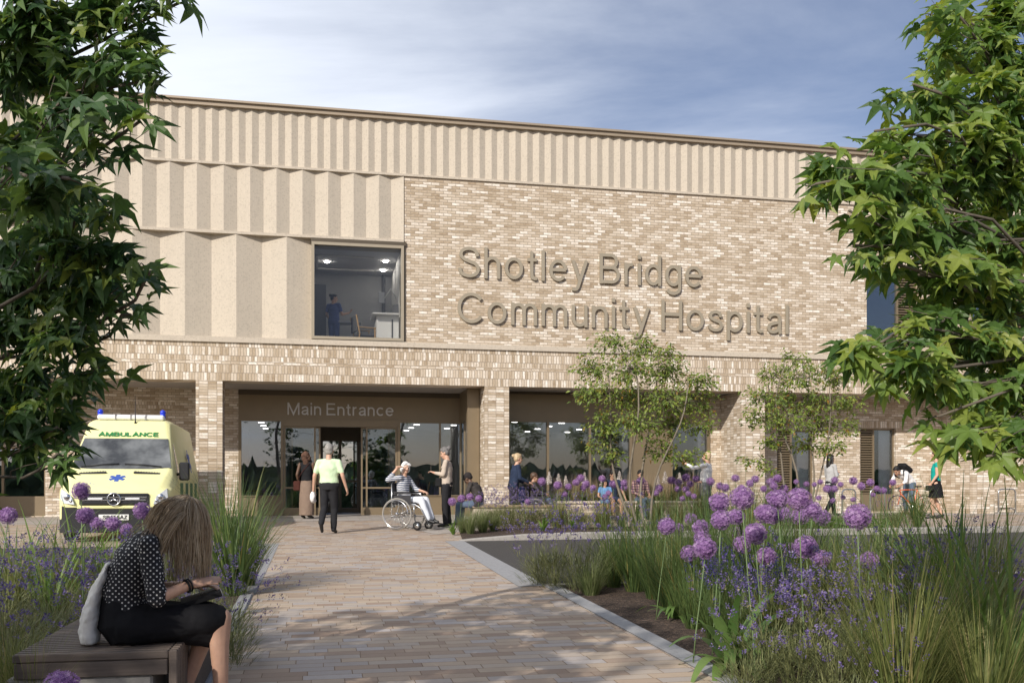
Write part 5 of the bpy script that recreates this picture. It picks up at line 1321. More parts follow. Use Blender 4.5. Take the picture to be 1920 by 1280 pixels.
# ---------------- bench at the path edge
def wood(name, col):
    m = bpy.data.materials.new(name); t, p = nt(m); q = NG(t); o = q.obj(); x, y, z = q.xyz(o)[0:3]
    f = q.noise(q.comb(q.m('MULTIPLY', x, 3), q.m('MULTIPLY', y, 60), q.m('MULTIPLY', z, 60)), 1.0, 5, .65)
    gi = q.n('ShaderNodeNewGeometry')
    c = q.ramp(q.m('ADD', q.m('MULTIPLY', f, .7), q.m('MULTIPLY', gi.outputs['Random Per Island'], .3)), [(.25, tuple(a * .55 for a in col)), (.75, tuple(a * 1.35 for a in col))])
    q.l(c, p.inputs['Base Color']); p.inputs['Roughness'].default_value = .6; q.l(q.bump(f, .25, .004), p.inputs['Normal']); M[name] = m
wood('bench_wood', (.135, .105, .085))
BZ = .485
def bench():
    c0 = fac_of((325 - CX) / F * 5.22, 5.22); s1, d0 = c0[0] + .01, c0[1]; s0 = s1 - .82; Ln = 1.75
    X, Y = loc(s1, d0 + .3); z0 = g(Y)
    root = empty('bench', FRAME @ Matrix.Translation((s1, d0, z0))); tag(root, 'dark slatted waterfall bench on a stone plinth at the edge of the path', 'bench')
    n = 27; pitch = Ln / n
    for i in range(n):
        y = i * pitch; mb = MB(); w_ = pitch * .62
        mb.bbox(-.82, -.035, y, y + w_, BZ - .045, BZ, .006); mb.bbox(-.034, .012, y, y + w_, .02, BZ, .006)
        mb.build('slat', ['bench_wood'], root)
    mb = MB(); mb.bbox(-.81, -.04, -.004, .05, BZ - .13, BZ - .047, .004); mb.box(-.81, -.04, Ln - .06, Ln - .02, BZ - .13, BZ - .047); mb.box(-.81, -.76, .05, Ln - .06, BZ - .13, BZ - .047); mb.box(-.09, -.04, .05, Ln - .06, BZ - .13, BZ - .047); mb.build('seat_frame', ['bench_wood'], root)
    mb = MB(); mb.bbox(-.86, -.12, .02, Ln - .1, -.25, BZ - .132, .012); mb.build('plinth', ['plinth_stone'], root)
    return root
BENCH = bench()
# ---------------- furniture seen through the glass
mk('oak', (.42, .27, .13), .5, .2, 8); mk('grey_plastic', (.45, .46, .48), .5, .05); mk('blue_vinyl', (.06, .09, .2), .5, .1)
def armchair(label, s, d, z, rz, wood_='oak', seat='room_dark'):
    root = empty('armchair', FRAME @ Matrix.Translation((s, d, z)) @ Matrix.Rotation(rz, 4, 'Z')); tag(root, label, 'chair')
    for sx in (-1, 1):
        mb = MB(); mb.tube([(sx * .27, .25, 0), (sx * .27, .24, .62)], .022, 6); mb.build('leg', [wood_], root)
        mb = MB(); mb.tube([(sx * .27, -.28, 0), (sx * .27, -.20, .45), (sx * .27, -.30, .98)], .022, 6); mb.build('leg', [wood_], root)
        mb = MB(); mb.bbox(sx * .27 - .03, sx * .27 + .03, -.24, .28, .62, .65, .01); mb.build('armrest', [wood_], root)
    mb = MB(); mb.bbox(-.25, .25, -.22, .27, .40, .47, .02); mb.build('seat', [seat], root)
    mb = MB(); mb.bbox(-.25, .25, -.30, -.24, .52, .98, .02); mb.build('backrest', [seat], root)
armchair('wooden armed chair by the desk in the upstairs picture window', S(682, 1.3), 1.3, 4.66, R(-75))
armchair('wooden chair behind the left pane of the entrance screen', S(492, 3.6), 3.6, .004, R(60))
def table(label, name, s, d, z, w_, l_, h, mat, cat='table'):
    root = empty(name, FRAME @ Matrix.Translation((s, d, z))); tag(root, label, cat)
    mb = MB(); mb.bbox(-w_ / 2, w_ / 2, -l_ / 2, l_ / 2, h - .04, h, .008); mb.build('table_top', [mat], root)
    for x in (-1, 1):
        for y in (-1, 1): mb = MB(); mb.tube([(x * (w_ / 2 - .06), y * (l_ / 2 - .06), 0), (x * (w_ / 2 - .06), y * (l_ / 2 - .06), h - .04)], .022, 6); mb.build('leg', [mat], root)
table('small wooden table behind the left pane of the entrance screen', 'side_table', S(487, 4.6), 4.6, .004, .9, .6, .72, 'oak')
table('grey over-bed table near the nurse in the picture window', 'bed_table', S(652, 2.0), 2.0, 4.66, .75, .45, .92, 'grey_plastic')
def cabinet(label, s0, s1, d0, d1, z, h):
    root = empty('cabinet', FRAME @ Matrix.Translation((s0, d0, z))); tag(root, label, 'cabinet')
    mb = MB(); mb.bbox(0, s1 - s0, 0, d1 - d0, 0, h, .008); mb.build('carcass', ['white_paint'], root)
    mb = MB(); mb.bbox(-.12, s1 - s0, -.25, d1 - d0, h + .002, h + .04, .008); mb.build('worktop', ['white_paint'], root)
    mb = MB(); mb.box(.42, .46, -.012, -.002, .05, h - .1); mb.build('door_gap', ['room_dark'], root)
cabinet('white cabinet with a projecting worktop at the right of the picture window', S(706, 1.0), UW[1] - .05, 1.0, 1.9, 4.66, .98)
root = empty('monitor_arm', FRAME); tag(root, 'pale jointed monitor arm on the wall of the upstairs room', 'monitor')
dz_ = 2.3
mb = MB(); A_ = lambda u, v: (S(u, dz_), dz_, Z(u, v, dz_)); mb.tube([A_(743, 560), A_(733, 541), A_(721, 559)], .022, 6); mb.build('arm', ['white_paint'], root)
a1, a2 = A_(710, 568), A_(721, 548); mb = MB(); mb.bbox(a1[0], a2[0], dz_ - .03, dz_ + .03, a1[2], a2[2], .006); mb.build('screen', ['grey_plastic'], root)
root = empty('computer_screen', FRAME @ Matrix.Translation((S(743, 1.4), 1.4, 4.66 + 1.021)) @ Matrix.Rotation(R(-58), 4, 'Z')); tag(root, 'dark tilted computer screen on the white cabinet upstairs', 'computer')
mb = MB(); mb.bbox(-.25, .25, -.02, .02, .08, .40, .008, Matrix.Rotation(R(-14), 4, 'X')); mb.build('screen', ['room_dark'], root); mb = MB(); mb.box(-.08, .08, -.06, .08, 0, .012); mb.tube([(0, 0, .01), (0, .02, .14)], .02, 6); mb.build('stand', ['room_dark'], root)
# ================================================================ PEOPLE
def skinmat(name, col):
    m = mk(name, col, .5, .08, 30, .1, 150); p = m.node_tree.nodes['Principled BSDF']
    p.inputs['Subsurface Weight'].default_value = .12; p.inputs['Subsurface Radius'].default_value = (.012, .005, .003); return m
skinmat('skin_fair', (.56, .34, .24)); skinmat('skin_tan', (.42, .245, .16)); skinmat('skin_dark', (.13, .072, .045))
def cloth(name, col, var=.12): mk(name, col, .85, var, 9, .25, 45, spec=.2)
cloth('polo_green', (.60, .76, .50)); cloth('trousers_black', (.022, .022, .025)); cloth('tank_black', (.015, .015, .017)); cloth('skirt_brown', (.23, .165, .125)); cloth('sweater_beige', (.50, .42, .345))
cloth('navy', (.022, .033, .065)); cloth('trousers_white', (.66, .69, .74)); cloth('jeans', (.10, .14, .20)); cloth('grey_cloth', (.22, .22, .225)); cloth('white_shirt', (.78, .77, .76)); cloth('teal', (.01, .33, .28)); cloth('scrubs', (.10, .13, .30))
cloth('dark_check', (.055, .048, .045), .5); cloth('skirt_black', (.012, .012, .014)); cloth('blue_dress', (.12, .25, .45), .3); cloth('grey_top', (.42, .42, .42)); cloth('beanie', (.03, .026, .026)); cloth('headscarf', (.10, .055, .038), .7); cloth('grey_trousers', (.17, .175, .185)); cloth('tote_canvas', (.80, .77, .71)); cloth('bag_leather', (.065, .022, .016)); cloth('bag_black', (.015, .015, .016)); cloth('bag_blue', (.03, .075, .22))
mk('hair_grey', (.30, .285, .26), .5, .35, 40, .6, 130); mk('hair_white', (.78, .77, .74), .5, .12, 30, .6, 120); mk('hair_black', (.014, .012, .011), .4, .3, 30, .5, 120); mk('hair_salt', (.15, .14, .135), .5, .5, 40, .6, 130); mk('hair_blonde', (.50, .37, .22), .45, .3, 40, .5, 130); mk('hair_brown', (.09, .05, .03), .45, .3, 40, .5, 130)
mk('shoe_black', (.014, .014, .015), .4, .1); mk('eye_dark', (.02, .015, .012), .2, .05); mk('lip', (.36, .13, .11), .5, .05); mk('grey_sole', (.16, .165, .16), .8, .1)
def stripes(name, a, b, freq, thr=.5):
    m = bpy.data.materials.new(name); t, p = nt(m); q = NG(t); x, y, z = q.xyz(q.obj())[0:3]
    wob = q.m('MULTIPLY', q.noise(q.obj(), 6, 2), .04)
    f = q.m('FRACT', q.m('MULTIPLY', q.m('ADD', z, wob), freq)); c = q.mix(q.m('GREATER_THAN', f, thr), a, b); q.l(c, p.inputs['Base Color']); p.inputs['Roughness'].default_value = .85; M[name] = m
stripes('striped_knit', (.74, .74, .75), (.06, .09, .16), 26, .45)
m = bpy.data.materials.new('plaid'); t_, p_ = nt(m); q_ = NG(t_); x_, y_, z_ = q_.xyz(q_.obj())[0:3]
fa_ = q_.m('GREATER_THAN', q_.m('FRACT', q_.m('MULTIPLY', z_, 14)), .5); fb_ = q_.m('GREATER_THAN', q_.m('FRACT', q_.m('MULTIPLY', x_, 14)), .5)
q_.l(q_.ramp(q_.m('MULTIPLY', q_.m('ADD', fa_, fb_), .5), [(.2, (.35, .25, .22)), (.5, (.16, .07, .08)), (.9, (.04, .035, .06))]), p_.inputs['Base Color']); p_.inputs['Roughness'].default_value = .9; M['plaid'] = m

def voxel(mb, name, mat, parent, size=.011, smooth=3, noise_amp=0.0, nscale=14.0, thick=True, post=None):
    """fuse overlapping limb shapes into one continuous skin"""
    me = mb.mesh(name, [mat]); o = bpy.data.objects.new(name, me); C.objects.link(o)
    r_ = o.modifiers.new('fuse', 'REMESH'); r_.mode = 'VOXEL'; r_.voxel_size = size
    if smooth: s_ = o.modifiers.new('smooth', 'SMOOTH'); s_.iterations = smooth; s_.factor = .5
    o.parent = parent; FUSE.append((o, name, mat, noise_amp, nscale)); return o
FUSE = []
def fuse_all():
    """one evaluation for every fused shape, then bake it to a plain mesh"""
    dg = bpy.context.evaluated_depsgraph_get(); dg.update()
    done = [bpy.data.meshes.new_from_object(o.evaluated_get(dg)) for o, *_ in FUSE]
    for (o, name, mat, amp, nsc), me in zip(FUSE, done):
        if amp:
            for v in me.vertices:
                n_ = noise.noise(v.co * nsc); n2_ = noise.noise(v.co * nsc * 2.7 + Vector((7, 3, 1))); v.co += v.normal * amp * (n_ + .5 * n2_)
        me.materials.clear(); me.materials.append(M[mat]); me.polygons.foreach_set('use_smooth', [True] * len(me.polygons))
        old = o.data; o.modifiers.clear(); o.data = me; bpy.data.meshes.remove(old); me.name = name
def V3(p): return Vector(p)
def hand(mb, w, fwd, nrm, side=1, curl=.4, k=1.0, spread=.12, curls=None):
    w = V3(w); fwd = V3(fwd).normalized(); nrm = V3(nrm); nrm = (nrm - fwd * nrm.dot(fwd)).normalized(); lat = fwd.cross(nrm) * side
    rot = Matrix((lat, fwd, nrm)).transposed()
    mb.ball(w + fwd * .05 * k, 1, (.040 * k, .058 * k, .017 * k), rot=rot, nu=12, nv=8)
    mb.cone(w - fwd * .03 * k, .026 * k, w + fwd * .03 * k, .025 * k, 10)
    for i, (L, r_) in enumerate(((.070, .0088), (.078, .009), (.072, .0086), (.057, .0078))):
        cu = curls[i] if curls else curl * (1 + .12 * i)
        b = w + (fwd * .092 + lat * (.030 - .020 * i)) * k; d = (fwd + lat * (spread * (1.5 - i)) * .5).normalized()
        pts = [b - d * .02 * k, b]; dd = d
        for seg in (.45, .32, .23):
            dd = (dd * math.cos(cu) + nrm * math.sin(cu)).normalized(); pts.append(pts[-1] + dd * L * seg * k)
        mb.tube(pts, [r_ * k, r_ * 1.05 * k, r_ * k, r_ * .92 * k, r_ * .72 * k], 8)
        mb.ball(pts[-1], r_ * .74 * k, nu=8, nv=6)
    b = w + (fwd * .025 + lat * .030) * k; d1 = (fwd * .65 + lat * .75 + nrm * .25).normalized(); d2 = (fwd * .9 + lat * .35 + nrm * .35).normalized()
    p1 = b + d1 * .042 * k; p2_ = p1 + d2 * .034 * k
    mb.tube([b - d1 * .02 * k, b, p1, p2_], [.012 * k, .0135 * k, .0105 * k, .0085 * k], 8); mb.ball(p2_, .0088 * k, nu=8, nv=6)
def ell(c, rx, ry, xa, ya, n=18): return [V3(c) + xa * (rx * math.cos(2 * math.pi * i / n)) + ya * (ry * math.sin(2 * math.pi * i / n)) for i in range(n)]
def torso_rings(path, radii, xa=Vector((1, 0, 0))):
    rings = []
    for i, (p, (rx, ry)) in enumerate(zip(path, radii)):
        a = V3(path[max(i - 1, 0)]); b = V3(path[min(i + 1, len(path) - 1)]); t = (b - a).normalized(); ya = t.cross(xa).normalized(); x2 = ya.cross(t).normalized()
        rings.append(ell(p, rx, ry, x2, ya))
    return rings
STAND = dict(pelvis=(0, 0, .95), waist=(0, .01, 1.11), chest=(0, .0, 1.30), neck=(0, -.02, 1.475), head=(0, .02, 1.625), hipL=(-.09, 0, .92), kneeL=(-.095, .02, .50), ankL=(-.095, -.03, .085), toeL=(-.105, .12, .035), hipR=(.09, 0, .92), kneeR=(.095, .02, .50), ankR=(.095, -.03, .085), toeR=(.105, .12, .035),
    shL=(-.185, -.01, 1.425), elL=(-.245, -.03, 1.14), wrL=(-.25, .05, .90), shR=(.185, -.01, 1.425), elR=(.245, -.03, 1.14), wrR=(.25, .05, .90), hdL=None, hdR=None, face=(0, 1, 0))
SIT = dict(pelvis=(0, 0, .55), waist=(0, -.02, .72), chest=(0, -.02, .91), neck=(0, .0, 1.085), head=(0, .04, 1.235), hipL=(-.10, .02, .53), kneeL=(-.12, .44, .52), ankL=(-.11, .48, .10), toeL=(-.12, .63, .05), hipR=(.10, .02, .53), kneeR=(.12, .44, .52), ankR=(.11, .48, .10), toeR=(.12, .63, .05),
    shL=(-.185, -.01, 1.035), elL=(-.25, .05, .76), wrL=(-.14, .28, .66), shR=(.185, -.01, 1.035), elR=(.25, .05, .76), wrR=(.14, .28, .66), hdL=None, hdR=None, face=(0, 1, 0))
def person(label, pos, yaw, height, base=STAND, pose=None, skin='skin_fair', hair='hair_brown', hairstyle='short', top='navy', sleeve=1.0, bottom='trousers_black', kind='trousers', shoes='shoe_black', vox=.0125, topvox=None, wide=1.0, hem=None, legs=True, group=None, neckopen=True, skirt_len=.55, tuck=True, grip=(.5, .5), hipw=1.0):
    P = dict(base); P.update(pose or {}); J = {k_: (V3(v) if v is not None else None) for k_, v in P.items()}
    k = height / 1.75
    root = empty('person', None, pos, yaw); root.scale = (k, k, k); tag(root, label, 'person', group)
    fc = J['face'].normalized(); up0 = (J['head'] - J['neck']).normalized(); xa = fc.cross(up0).normalized(); up = xa.cross(fc).normalized()
    rot = Matrix((xa, fc, up)).transposed(); hd = J['head']
    W = lambda x, y, z: hd + rot @ Vector((x, y, z))
    b = MB()
    # head: skull, jaw, chin, brow, nose, lips, ears, neck
    b.ball(W(0, -.012, .025), .1, (.76, .94, .98), rot=rot, nu=18, nv=12); b.ball(W(0, .028, -.045), .07, (.80, .86, 1.0), rot=rot, nu=14, nv=10); b.ball(W(0, .062, -.096), .03, (1.0, .8, .75), rot=rot)
    b.ball(W(0, .070, .022), .05, (1.05, .38, .26), rot=rot); b.tube([W(0, .080, .02), W(0, .097, -.012), W(0, .104, -.030), W(0, .083, -.040)], [.009, .011, .014, .010], 8)
    b.ball(W(0, .080, -.066), .02, (1.15, .5, .45), rot=rot)
    for sx in (-1, 1):
        b.ball(W(sx * .080, -.012, -.012), .028, (.30, .62, 1.0), rot=rot, nu=8, nv=6); b.ball(W(sx * .042, .052, -.030), .028, (.9, .7, .8), rot=rot)
    b.cone(J['neck'] + Vector((0, 0, -.05)), .060, hd + rot @ Vector((0, -.018, -.07)), .054, 12)
    sx_ = (J['shR'] - J['shL']).normalized()
    b.loft(torso_rings([J['pelvis'] + (J['pelvis'] - J['waist']).normalized() * .06, J['pelvis'], J['waist'], J['chest'], J['chest'].lerp(J['neck'], .62), J['neck']], [(.13 * wide, .085), (.155 * wide, .105), (.128 * wide, .092), (.150 * wide, .105), (.115, .075), (.055, .052)], sx_))
    for s in 'LR':
        sg_ = -1 if s == 'L' else 1
        b.cone(J['sh' + s], .050, J['el' + s], .039, 12); b.cone(J['el' + s], .039, J['wr' + s], .026, 12)
        fw = (J['wr' + s] - J['el' + s]).normalized()
        hdv = J['hd' + s]
        f2 = (V3(hdv) if hdv is not None else fw); nn_ = P.get('pn' + s)
        if nn_ is None: nn_ = (-sg_, .15, 0) if abs(f2.normalized().z) > .5 else (0, 0, -1)
        hand(b, J['wr' + s], f2, nn_, side=(1 if s == 'R' else -1) * (P.get('fl' + s) or 1), curl=grip[0 if s == 'L' else 1])
        if legs:
            b.cone(J['hip' + s], .082, J['knee' + s], .056, 14); b.cone(J['knee' + s], .055, J['knee' + s].lerp(J['ank' + s], .32) + Vector((0, -.012, 0)), .054, 12); b.cone(J['knee' + s].lerp(J['ank' + s], .32) + Vector((0, -.012, 0)), .054, J['ank' + s], .034, 12)
            b.cone(J['ank' + s] + Vector((0, 0, -.01)), .034, J['toe' + s], .022, 10)
    voxel(b, 'body', skin, root, min(vox, .0125) * .85, 2)
    # face details
    for sx in (-1, 1):
        e = MB(); e.ball(W(sx * .032, .074, .0), .0115, (1.1, .55, .75), rot=rot, nu=8, nv=6); e.build('eye', ['eye_dark'], root)
        e = MB(); e.tube([W(sx * .050, .072, .022), W(sx * .033, .083, .027), W(sx * .016, .083, .022)], .0045, 5); e.build('eyebrow', [hair if hairstyle not in ('cap', 'scarf') else 'hair_black'], root)
    e = MB(); e.tube([W(-.022, .083, -.064), W(-.008, .0915, -.061), W(.008, .0915, -.061), W(.022, .083, -.064)], [.003, .0055, .0055, .003], 6); e.build('mouth', ['lip'], root)
    # hair
    h = MB()
    if hairstyle is None: h.ball(hd, .05)
    if hairstyle in ('short', 'bob', 'bun', 'long', 'cap', 'scarf', 'balding'):
        h.ball(W(0, -.026, .045), .107, (.80, .93, .95), rot=rot, nu=18, nv=12)
    if hairstyle == 'short': h.ball(W(0, -.058, -.01), .075, (1.05, .72, .95), rot=rot); h.ball(W(0, .045, .098), .05, (1.3, .7, .5), rot=rot)
    if hairstyle == 'balding': h.ball(W(0, -.055, -.015), .078, (1.06, .70, .9), rot=rot)
    if hairstyle == 'bob':
        h.ball(W(0, -.05, -.02), .098, (1.0, .80, 1.0), rot=rot)
        for sx in (-1, 1): h.ball(W(sx * .072, -.01, -.015), .05, (.6, 1.0, 1.5), rot=rot); h.ball(W(sx * .05, .045, .075), .045, (1, .8, .8), rot=rot)
    if hairstyle == 'bun':
        h.ball(W(0, -.055, .0), .085, (1.0, .75, 1.0), rot=rot); h.ball(W(0, -.125, .075), .048, rot=rot); h.ball(W(0, .04, .095), .05, (1.2, .8, .6), rot=rot)
    if hairstyle == 'long':
        h.ball(W(0, -.06, -.03), .09, (1.0, .75, 1.2), rot=rot)
        h.loft(torso_rings([W(0, -.06, .03), W(0, -.075, -.08), W(0, -.09, -.18), W(0, -.095, -.30), W(0, -.10, -.34)], [(.085, .06), (.088, .055), (.085, .045), (.06, .03), (.02, .01)], xa))
        for sx in (-1, 1): h.cone(W(sx * .075, -.01, .04), .03, W(sx * .088, -.01, -.17), .022, 8)
        h.ball(W(0, .04, .09), .05, (1.2, .9, .6), rot=rot)
    if hairstyle == 'cap': h.ball(W(0, -.04, .055), .112, (.84, .98, .85), rot=rot); h.ball(W(0, -.085, -.0), .07, (1.1, .7, .9), rot=rot); h.tube([W(-.082, .04, .035), W(0, .088, .045), W(.082, .04, .035)], .016, 6)
    if hairstyle == 'scarf': h.ball(W(0, -.05, .02), .108, (.88, .95, 1.0), rot=rot); h.ball(W(0, -.09, -.05), .075, (1, .8, 1), rot=rot); h.cone(W(0, -.05, -.10), .075, J['neck'] + Vector((0, 0, -.03)), .085, 12)
    if hairstyle: voxel(h, {'cap': 'beanie', 'scarf': 'headscarf'}.get(hairstyle, 'hair'), hair, root, vox, 2, .006 if hairstyle not in ('cap',) else .002, 30)
    # top
    t = MB(); o_ = .014; tv = topvox or vox * 1.35
    hemp = J['pelvis'] + (J['pelvis'] - J['waist']).normalized() * (-.02 if tuck else .07)
    t.loft(torso_rings([hemp, J['pelvis'].lerp(J['waist'], .35), J['waist'], J['chest'], J['chest'].lerp(J['neck'], .55), J['neck'] + Vector((0, 0, -.02))], [((.160 if tuck else .185) * wide, .120), ((.165 if tuck else .175) * wide, .122), ((.150 if tuck else .155) * wide, .118), (.175 * wide, .126), (.145, .095), (.068, .066)], sx_))
    for s in 'LR':
        if sleeve <= 0: t.cone(J['sh' + s] + sx_ * (-.02 if s == 'R' else .02), .046, J['sh' + s].lerp(J['neck'], .5), .045, 10); continue
        e1 = min(1, sleeve * 2); t.cone(J['sh' + s], .058, J['sh' + s].lerp(J['el' + s], e1), .054, 12)
        if sleeve > .5: t.cone(J['el' + s], .055, J['el' + s].lerp(J['wr' + s], (sleeve - .5) * 2 * .93), .037, 12)
        t.ball(J['sh' + s] + Vector((0, 0, -.006)), .060)
        t.cone(J['neck'] + Vector((0, 0, -.045)), .050, J['sh' + s] + Vector((0, 0, .004)), .050, 12)
    voxel(t, 'top', top, root, tv, 3, .006, 13)
    # lower garment
    l = MB()
    if kind == 'trousers':
        l.loft(torso_rings([J['pelvis'].lerp(J['hipL'].lerp(J['hipR'], .5), 1) + (J['pelvis'] - J['waist']).normalized() * .07, J['pelvis'], J['pelvis'].lerp(J['waist'], .45)], [(.15 * wide, .115), (.172 * wide * hipw, .128), (.150 * wide, .114)], sx_))
        for s in 'LR': l.cone(J['hip' + s], .100, J['knee' + s], .074, 14); l.cone(J['knee' + s], .073, J['ank' + s] + Vector((0, 0, .02)), .060, 14)
    elif kind == 'shorts':
        l.loft(torso_rings([J['pelvis'] + (J['pelvis'] - J['waist']).normalized() * .07, J['pelvis'], J['pelvis'].lerp(J['waist'], .45)], [(.15, .115), (.172, .128), (.150, .114)], sx_))
        for s in 'LR': l.cone(J['hip' + s], .100, J['hip' + s].lerp(J['knee' + s], .55), .085, 14)
    elif kind == 'skirt':
        m_ = J['hipL'].lerp(J['hipR'], .5); e_ = J['kneeL'].lerp(J['kneeR'], .5)
        if base is SIT: l.cone(J['hipL'], .115, J['kneeL'], .088, 14); l.cone(J['hipR'], .115, J['kneeR'], .088, 14); l.loft(torso_rings([J['pelvis'] + Vector((0, 0, -.08)), J['pelvis'], J['pelvis'].lerp(J['waist'], .6)], [(.17, .13), (.18, .135), (.14, .11)], sx_))
        else: l.loft(torso_rings([J['pelvis'] + Vector((0, 0, -skirt_len)), J['pelvis'] + Vector((0, 0, -skirt_len * .5)), J['pelvis'] + Vector((0, 0, -.05)), J['pelvis'].lerp(J['waist'], .6)], [(.235 if skirt_len < .6 else .20, .19), (.20, .165), (.175, .13), (.14, .11)], sx_))
    if kind: voxel(l, {'trousers': 'trousers', 'shorts': 'shorts', 'skirt': 'skirt'}[kind], bottom, root, vox * 1.35, 3, .005, 12)
    if shoes:
        for s in 'LR':
            q = MB(); a = J['ank' + s]; tt = J['toe' + s]; d = (tt - a); dn = Vector((d.x, d.y, d.z)).normalized()
            q.cone(a + Vector((0, 0, -.015)) - dn * .02, .043, tt, .034, 12); q.ball(a - dn * .03 + Vector((0, 0, -.02)), .042)
            voxel(q, 'shoe', shoes, root, vox * 1.2, 2)
    return root, W, J
def bag(name, label, root_p, boxes, mat, straps, cat='bag', rz=0, sc=1.0, strap_mat=None):
    r_ = empty(name, None, root_p, rz); r_.scale = (sc, sc, sc); tag(r_, label, cat)
    q = MB()
    for c, (a, b_, c_) in boxes: q.bbox(c[0] - a, c[0] + a, c[1] - b_, c[1] + b_, c[2] - c_, c[2] + c_, min(a, b_, c_) * .5)
    q.build('bag_body', [mat], r_)
    for st in straps: q = MB(); q.tube(st, .009, 6); q.build('strap', [strap_mat or mat], r_)
    return r_
# 1 man walking to the doors
pw = gnd(617, 1000); hw_ = 1.90; yw = R(-4)
person('grey haired man in pale green polo shirt and black trousers walking towards the doors', pw, yw, hw_, pose=dict(ankL=(-.085, -.26, .20), kneeL=(-.10, .0, .50), toeL=(-.085, -.20, .055), kneeR=(.08, .09, .50), ankR=(.075, .06, .085), toeR=(.085, .21, .035), shL=(-.195, -.01, 1.405), shR=(.195, -.01, 1.405), elL=(-.275, -.05, 1.13), wrL=(-.315, .02, .88), elR=(.28, -.04, 1.13), wrR=(.335, .05, .88)),
       hair='hair_grey', hairstyle='balding', top='polo_green', sleeve=.36, wide=1.18, tuck=True, hipw=1.04, grip=(.9, .5))
k_ = hw_ / 1.75
r_ = empty('white_cap', None, pw, yw); r_.scale = (k_, k_, k_); tag(r_, 'white cap held in the left hand of the man walking to the doors', 'cap')
q = MB(); q.ball((-.33, .03, .72), .10, (.62, .75, 1.1)); q.ball((-.33, .08, .64), .07, (.8, .9, .6)); voxel(q, 'crown', 'white_shirt', r_, .012, 3, .006, 20)
# 2 woman in a headscarf
ph = gnd(575, 972); hh = 1.80
person('woman in headscarf, black vest and long brown skirt seen from behind by the doors', ph, R(-14), hh, pose=dict(face=(.75, .7, .05), elL=(-.25, -.05, 1.15), wrL=(-.24, .04, .92), elR=(.23, .05, 1.14), wrR=(.20, .20, .98), toeL=(-.11, .1, .03), toeR=(.13, .1, .03)), skin='skin_dark', hair='headscarf', hairstyle='scarf', top='tank_black', sleeve=0, bottom='skirt_brown', kind='skirt', skirt_len=.86, wide=.92)
bag('shoulder_bag', 'brown leather bag on the hip of the woman in the headscarf', ph, [((-.25, -.04, .86), (.10, .05, .13))], 'bag_leather', [[(-.25, -.06, .98), (-.06, -.145, 1.22), (.10, -.10, 1.42), (.12, -.02, 1.46)]], rz=R(-14), sc=hh / 1.75)
# 3 woman with a phone
pp = gnd(838, 988); hp = 1.87; yp = R(82)
person('tall woman in beige sweater and black trousers looking at her phone', pp, yp, hp, pose=dict(face=(0, 1, -.35), head=(0, .05, 1.62), elL=(-.20, .04, 1.15), wrL=(-.07, .27, 1.19), elR=(.20, .04, 1.15), wrR=(.05, .27, 1.19), hdL=(.15, .8, .3), hdR=(-.15, .8, .3), kneeL=(-.07, .03, .5), ankL=(-.06, .02, .085), toeL=(-.06, .17, .035)), hair='hair_salt', hairstyle='bun', top='sweater_beige', sleeve=.95, tuck=False, wide=.98)
kp = hp / 1.75
r_ = empty('phone', None, pp, yp); r_.scale = (kp,) * 3; tag(r_, 'phone in the hands of the woman in the beige sweater', 'phone'); q = MB(); q.bbox(-.038, .038, .355, .365, 1.20, 1.35, .004, Matrix.Translation((0, 0, 0))); q.build('case', ['shoe_black'], r_)
bag('crossbody_bag', 'small black bag slung at the side of the woman with the phone', pp, [((-.10, .16, .98), (.05, .07, .10))], 'bag_black', [[(-.10, .16, 1.08), (-.17, .10, 1.25), (-.13, -.02, 1.44), (0, -.10, 1.45), (.12, -.12, 1.30)]], rz=yp, sc=kp)
# 4 woman in the wheelchair
pose_wc = dict(pelvis=(0, -.04, .60), waist=(0, -.08, .77), chest=(0, -.08, .96), neck=(0, -.06, 1.13), head=(0, -.02, 1.28), hipL=(-.09, .0, .585), hipR=(.09, .0, .585), kneeL=(-.10, .40, .62), kneeR=(.10, .40, .62), ankL=(-.10, .54, .21), ankR=(.10, .56, .21), toeL=(-.11, .68, .16), toeR=(.11, .70, .16), shL=(-.18, -.06, 1.08), shR=(.18, -.06, 1.08))
person('white haired woman in striped top in a wheelchair shading her eyes with one hand', WC1, R(-112), 1.17 * 1.62, base=SIT, pose=dict(pose_wc, elR=(.33, -.26, 1.03), wrR=(.24, -.06, 1.30), hdR=(-.75, .65, .05), pnR=(0, 0, -1), elL=(-.28, .06, .84), wrL=(-.20, .30, .79), face=(.55, .8, 0)), hair='hair_white', hairstyle='bob', top='striped_knit', sleeve=.78, bottom='trousers_white', wide=1.0, tuck=False)
# 5 seated person in a dark beanie
pb = gnd(882, 990); Xb, Yb = loc(PW1[0] + .12, PW1[2] + .1); pb = Vector((Xb, Yb, g(Yb) - .02))
person('person in dark beanie and checked jacket sitting hunched on the short stone wall', pb, R(70), 1.78, base=SIT, pose=dict(chest=(0, .06, .90), neck=(0, .17, 1.03), head=(0, .26, 1.12), face=(0, .8, -.6), shL=(-.185, .12, 1.0), shR=(.185, .12, 1.0), elL=(-.24, .18, .74), elR=(.24, .18, .74), wrL=(-.08, .40, .66), wrR=(.08, .40, .66)), skin='skin_dark', hair='beanie', hairstyle='cap', top='dark_check', bottom='jeans', wide=1.1, tuck=False)
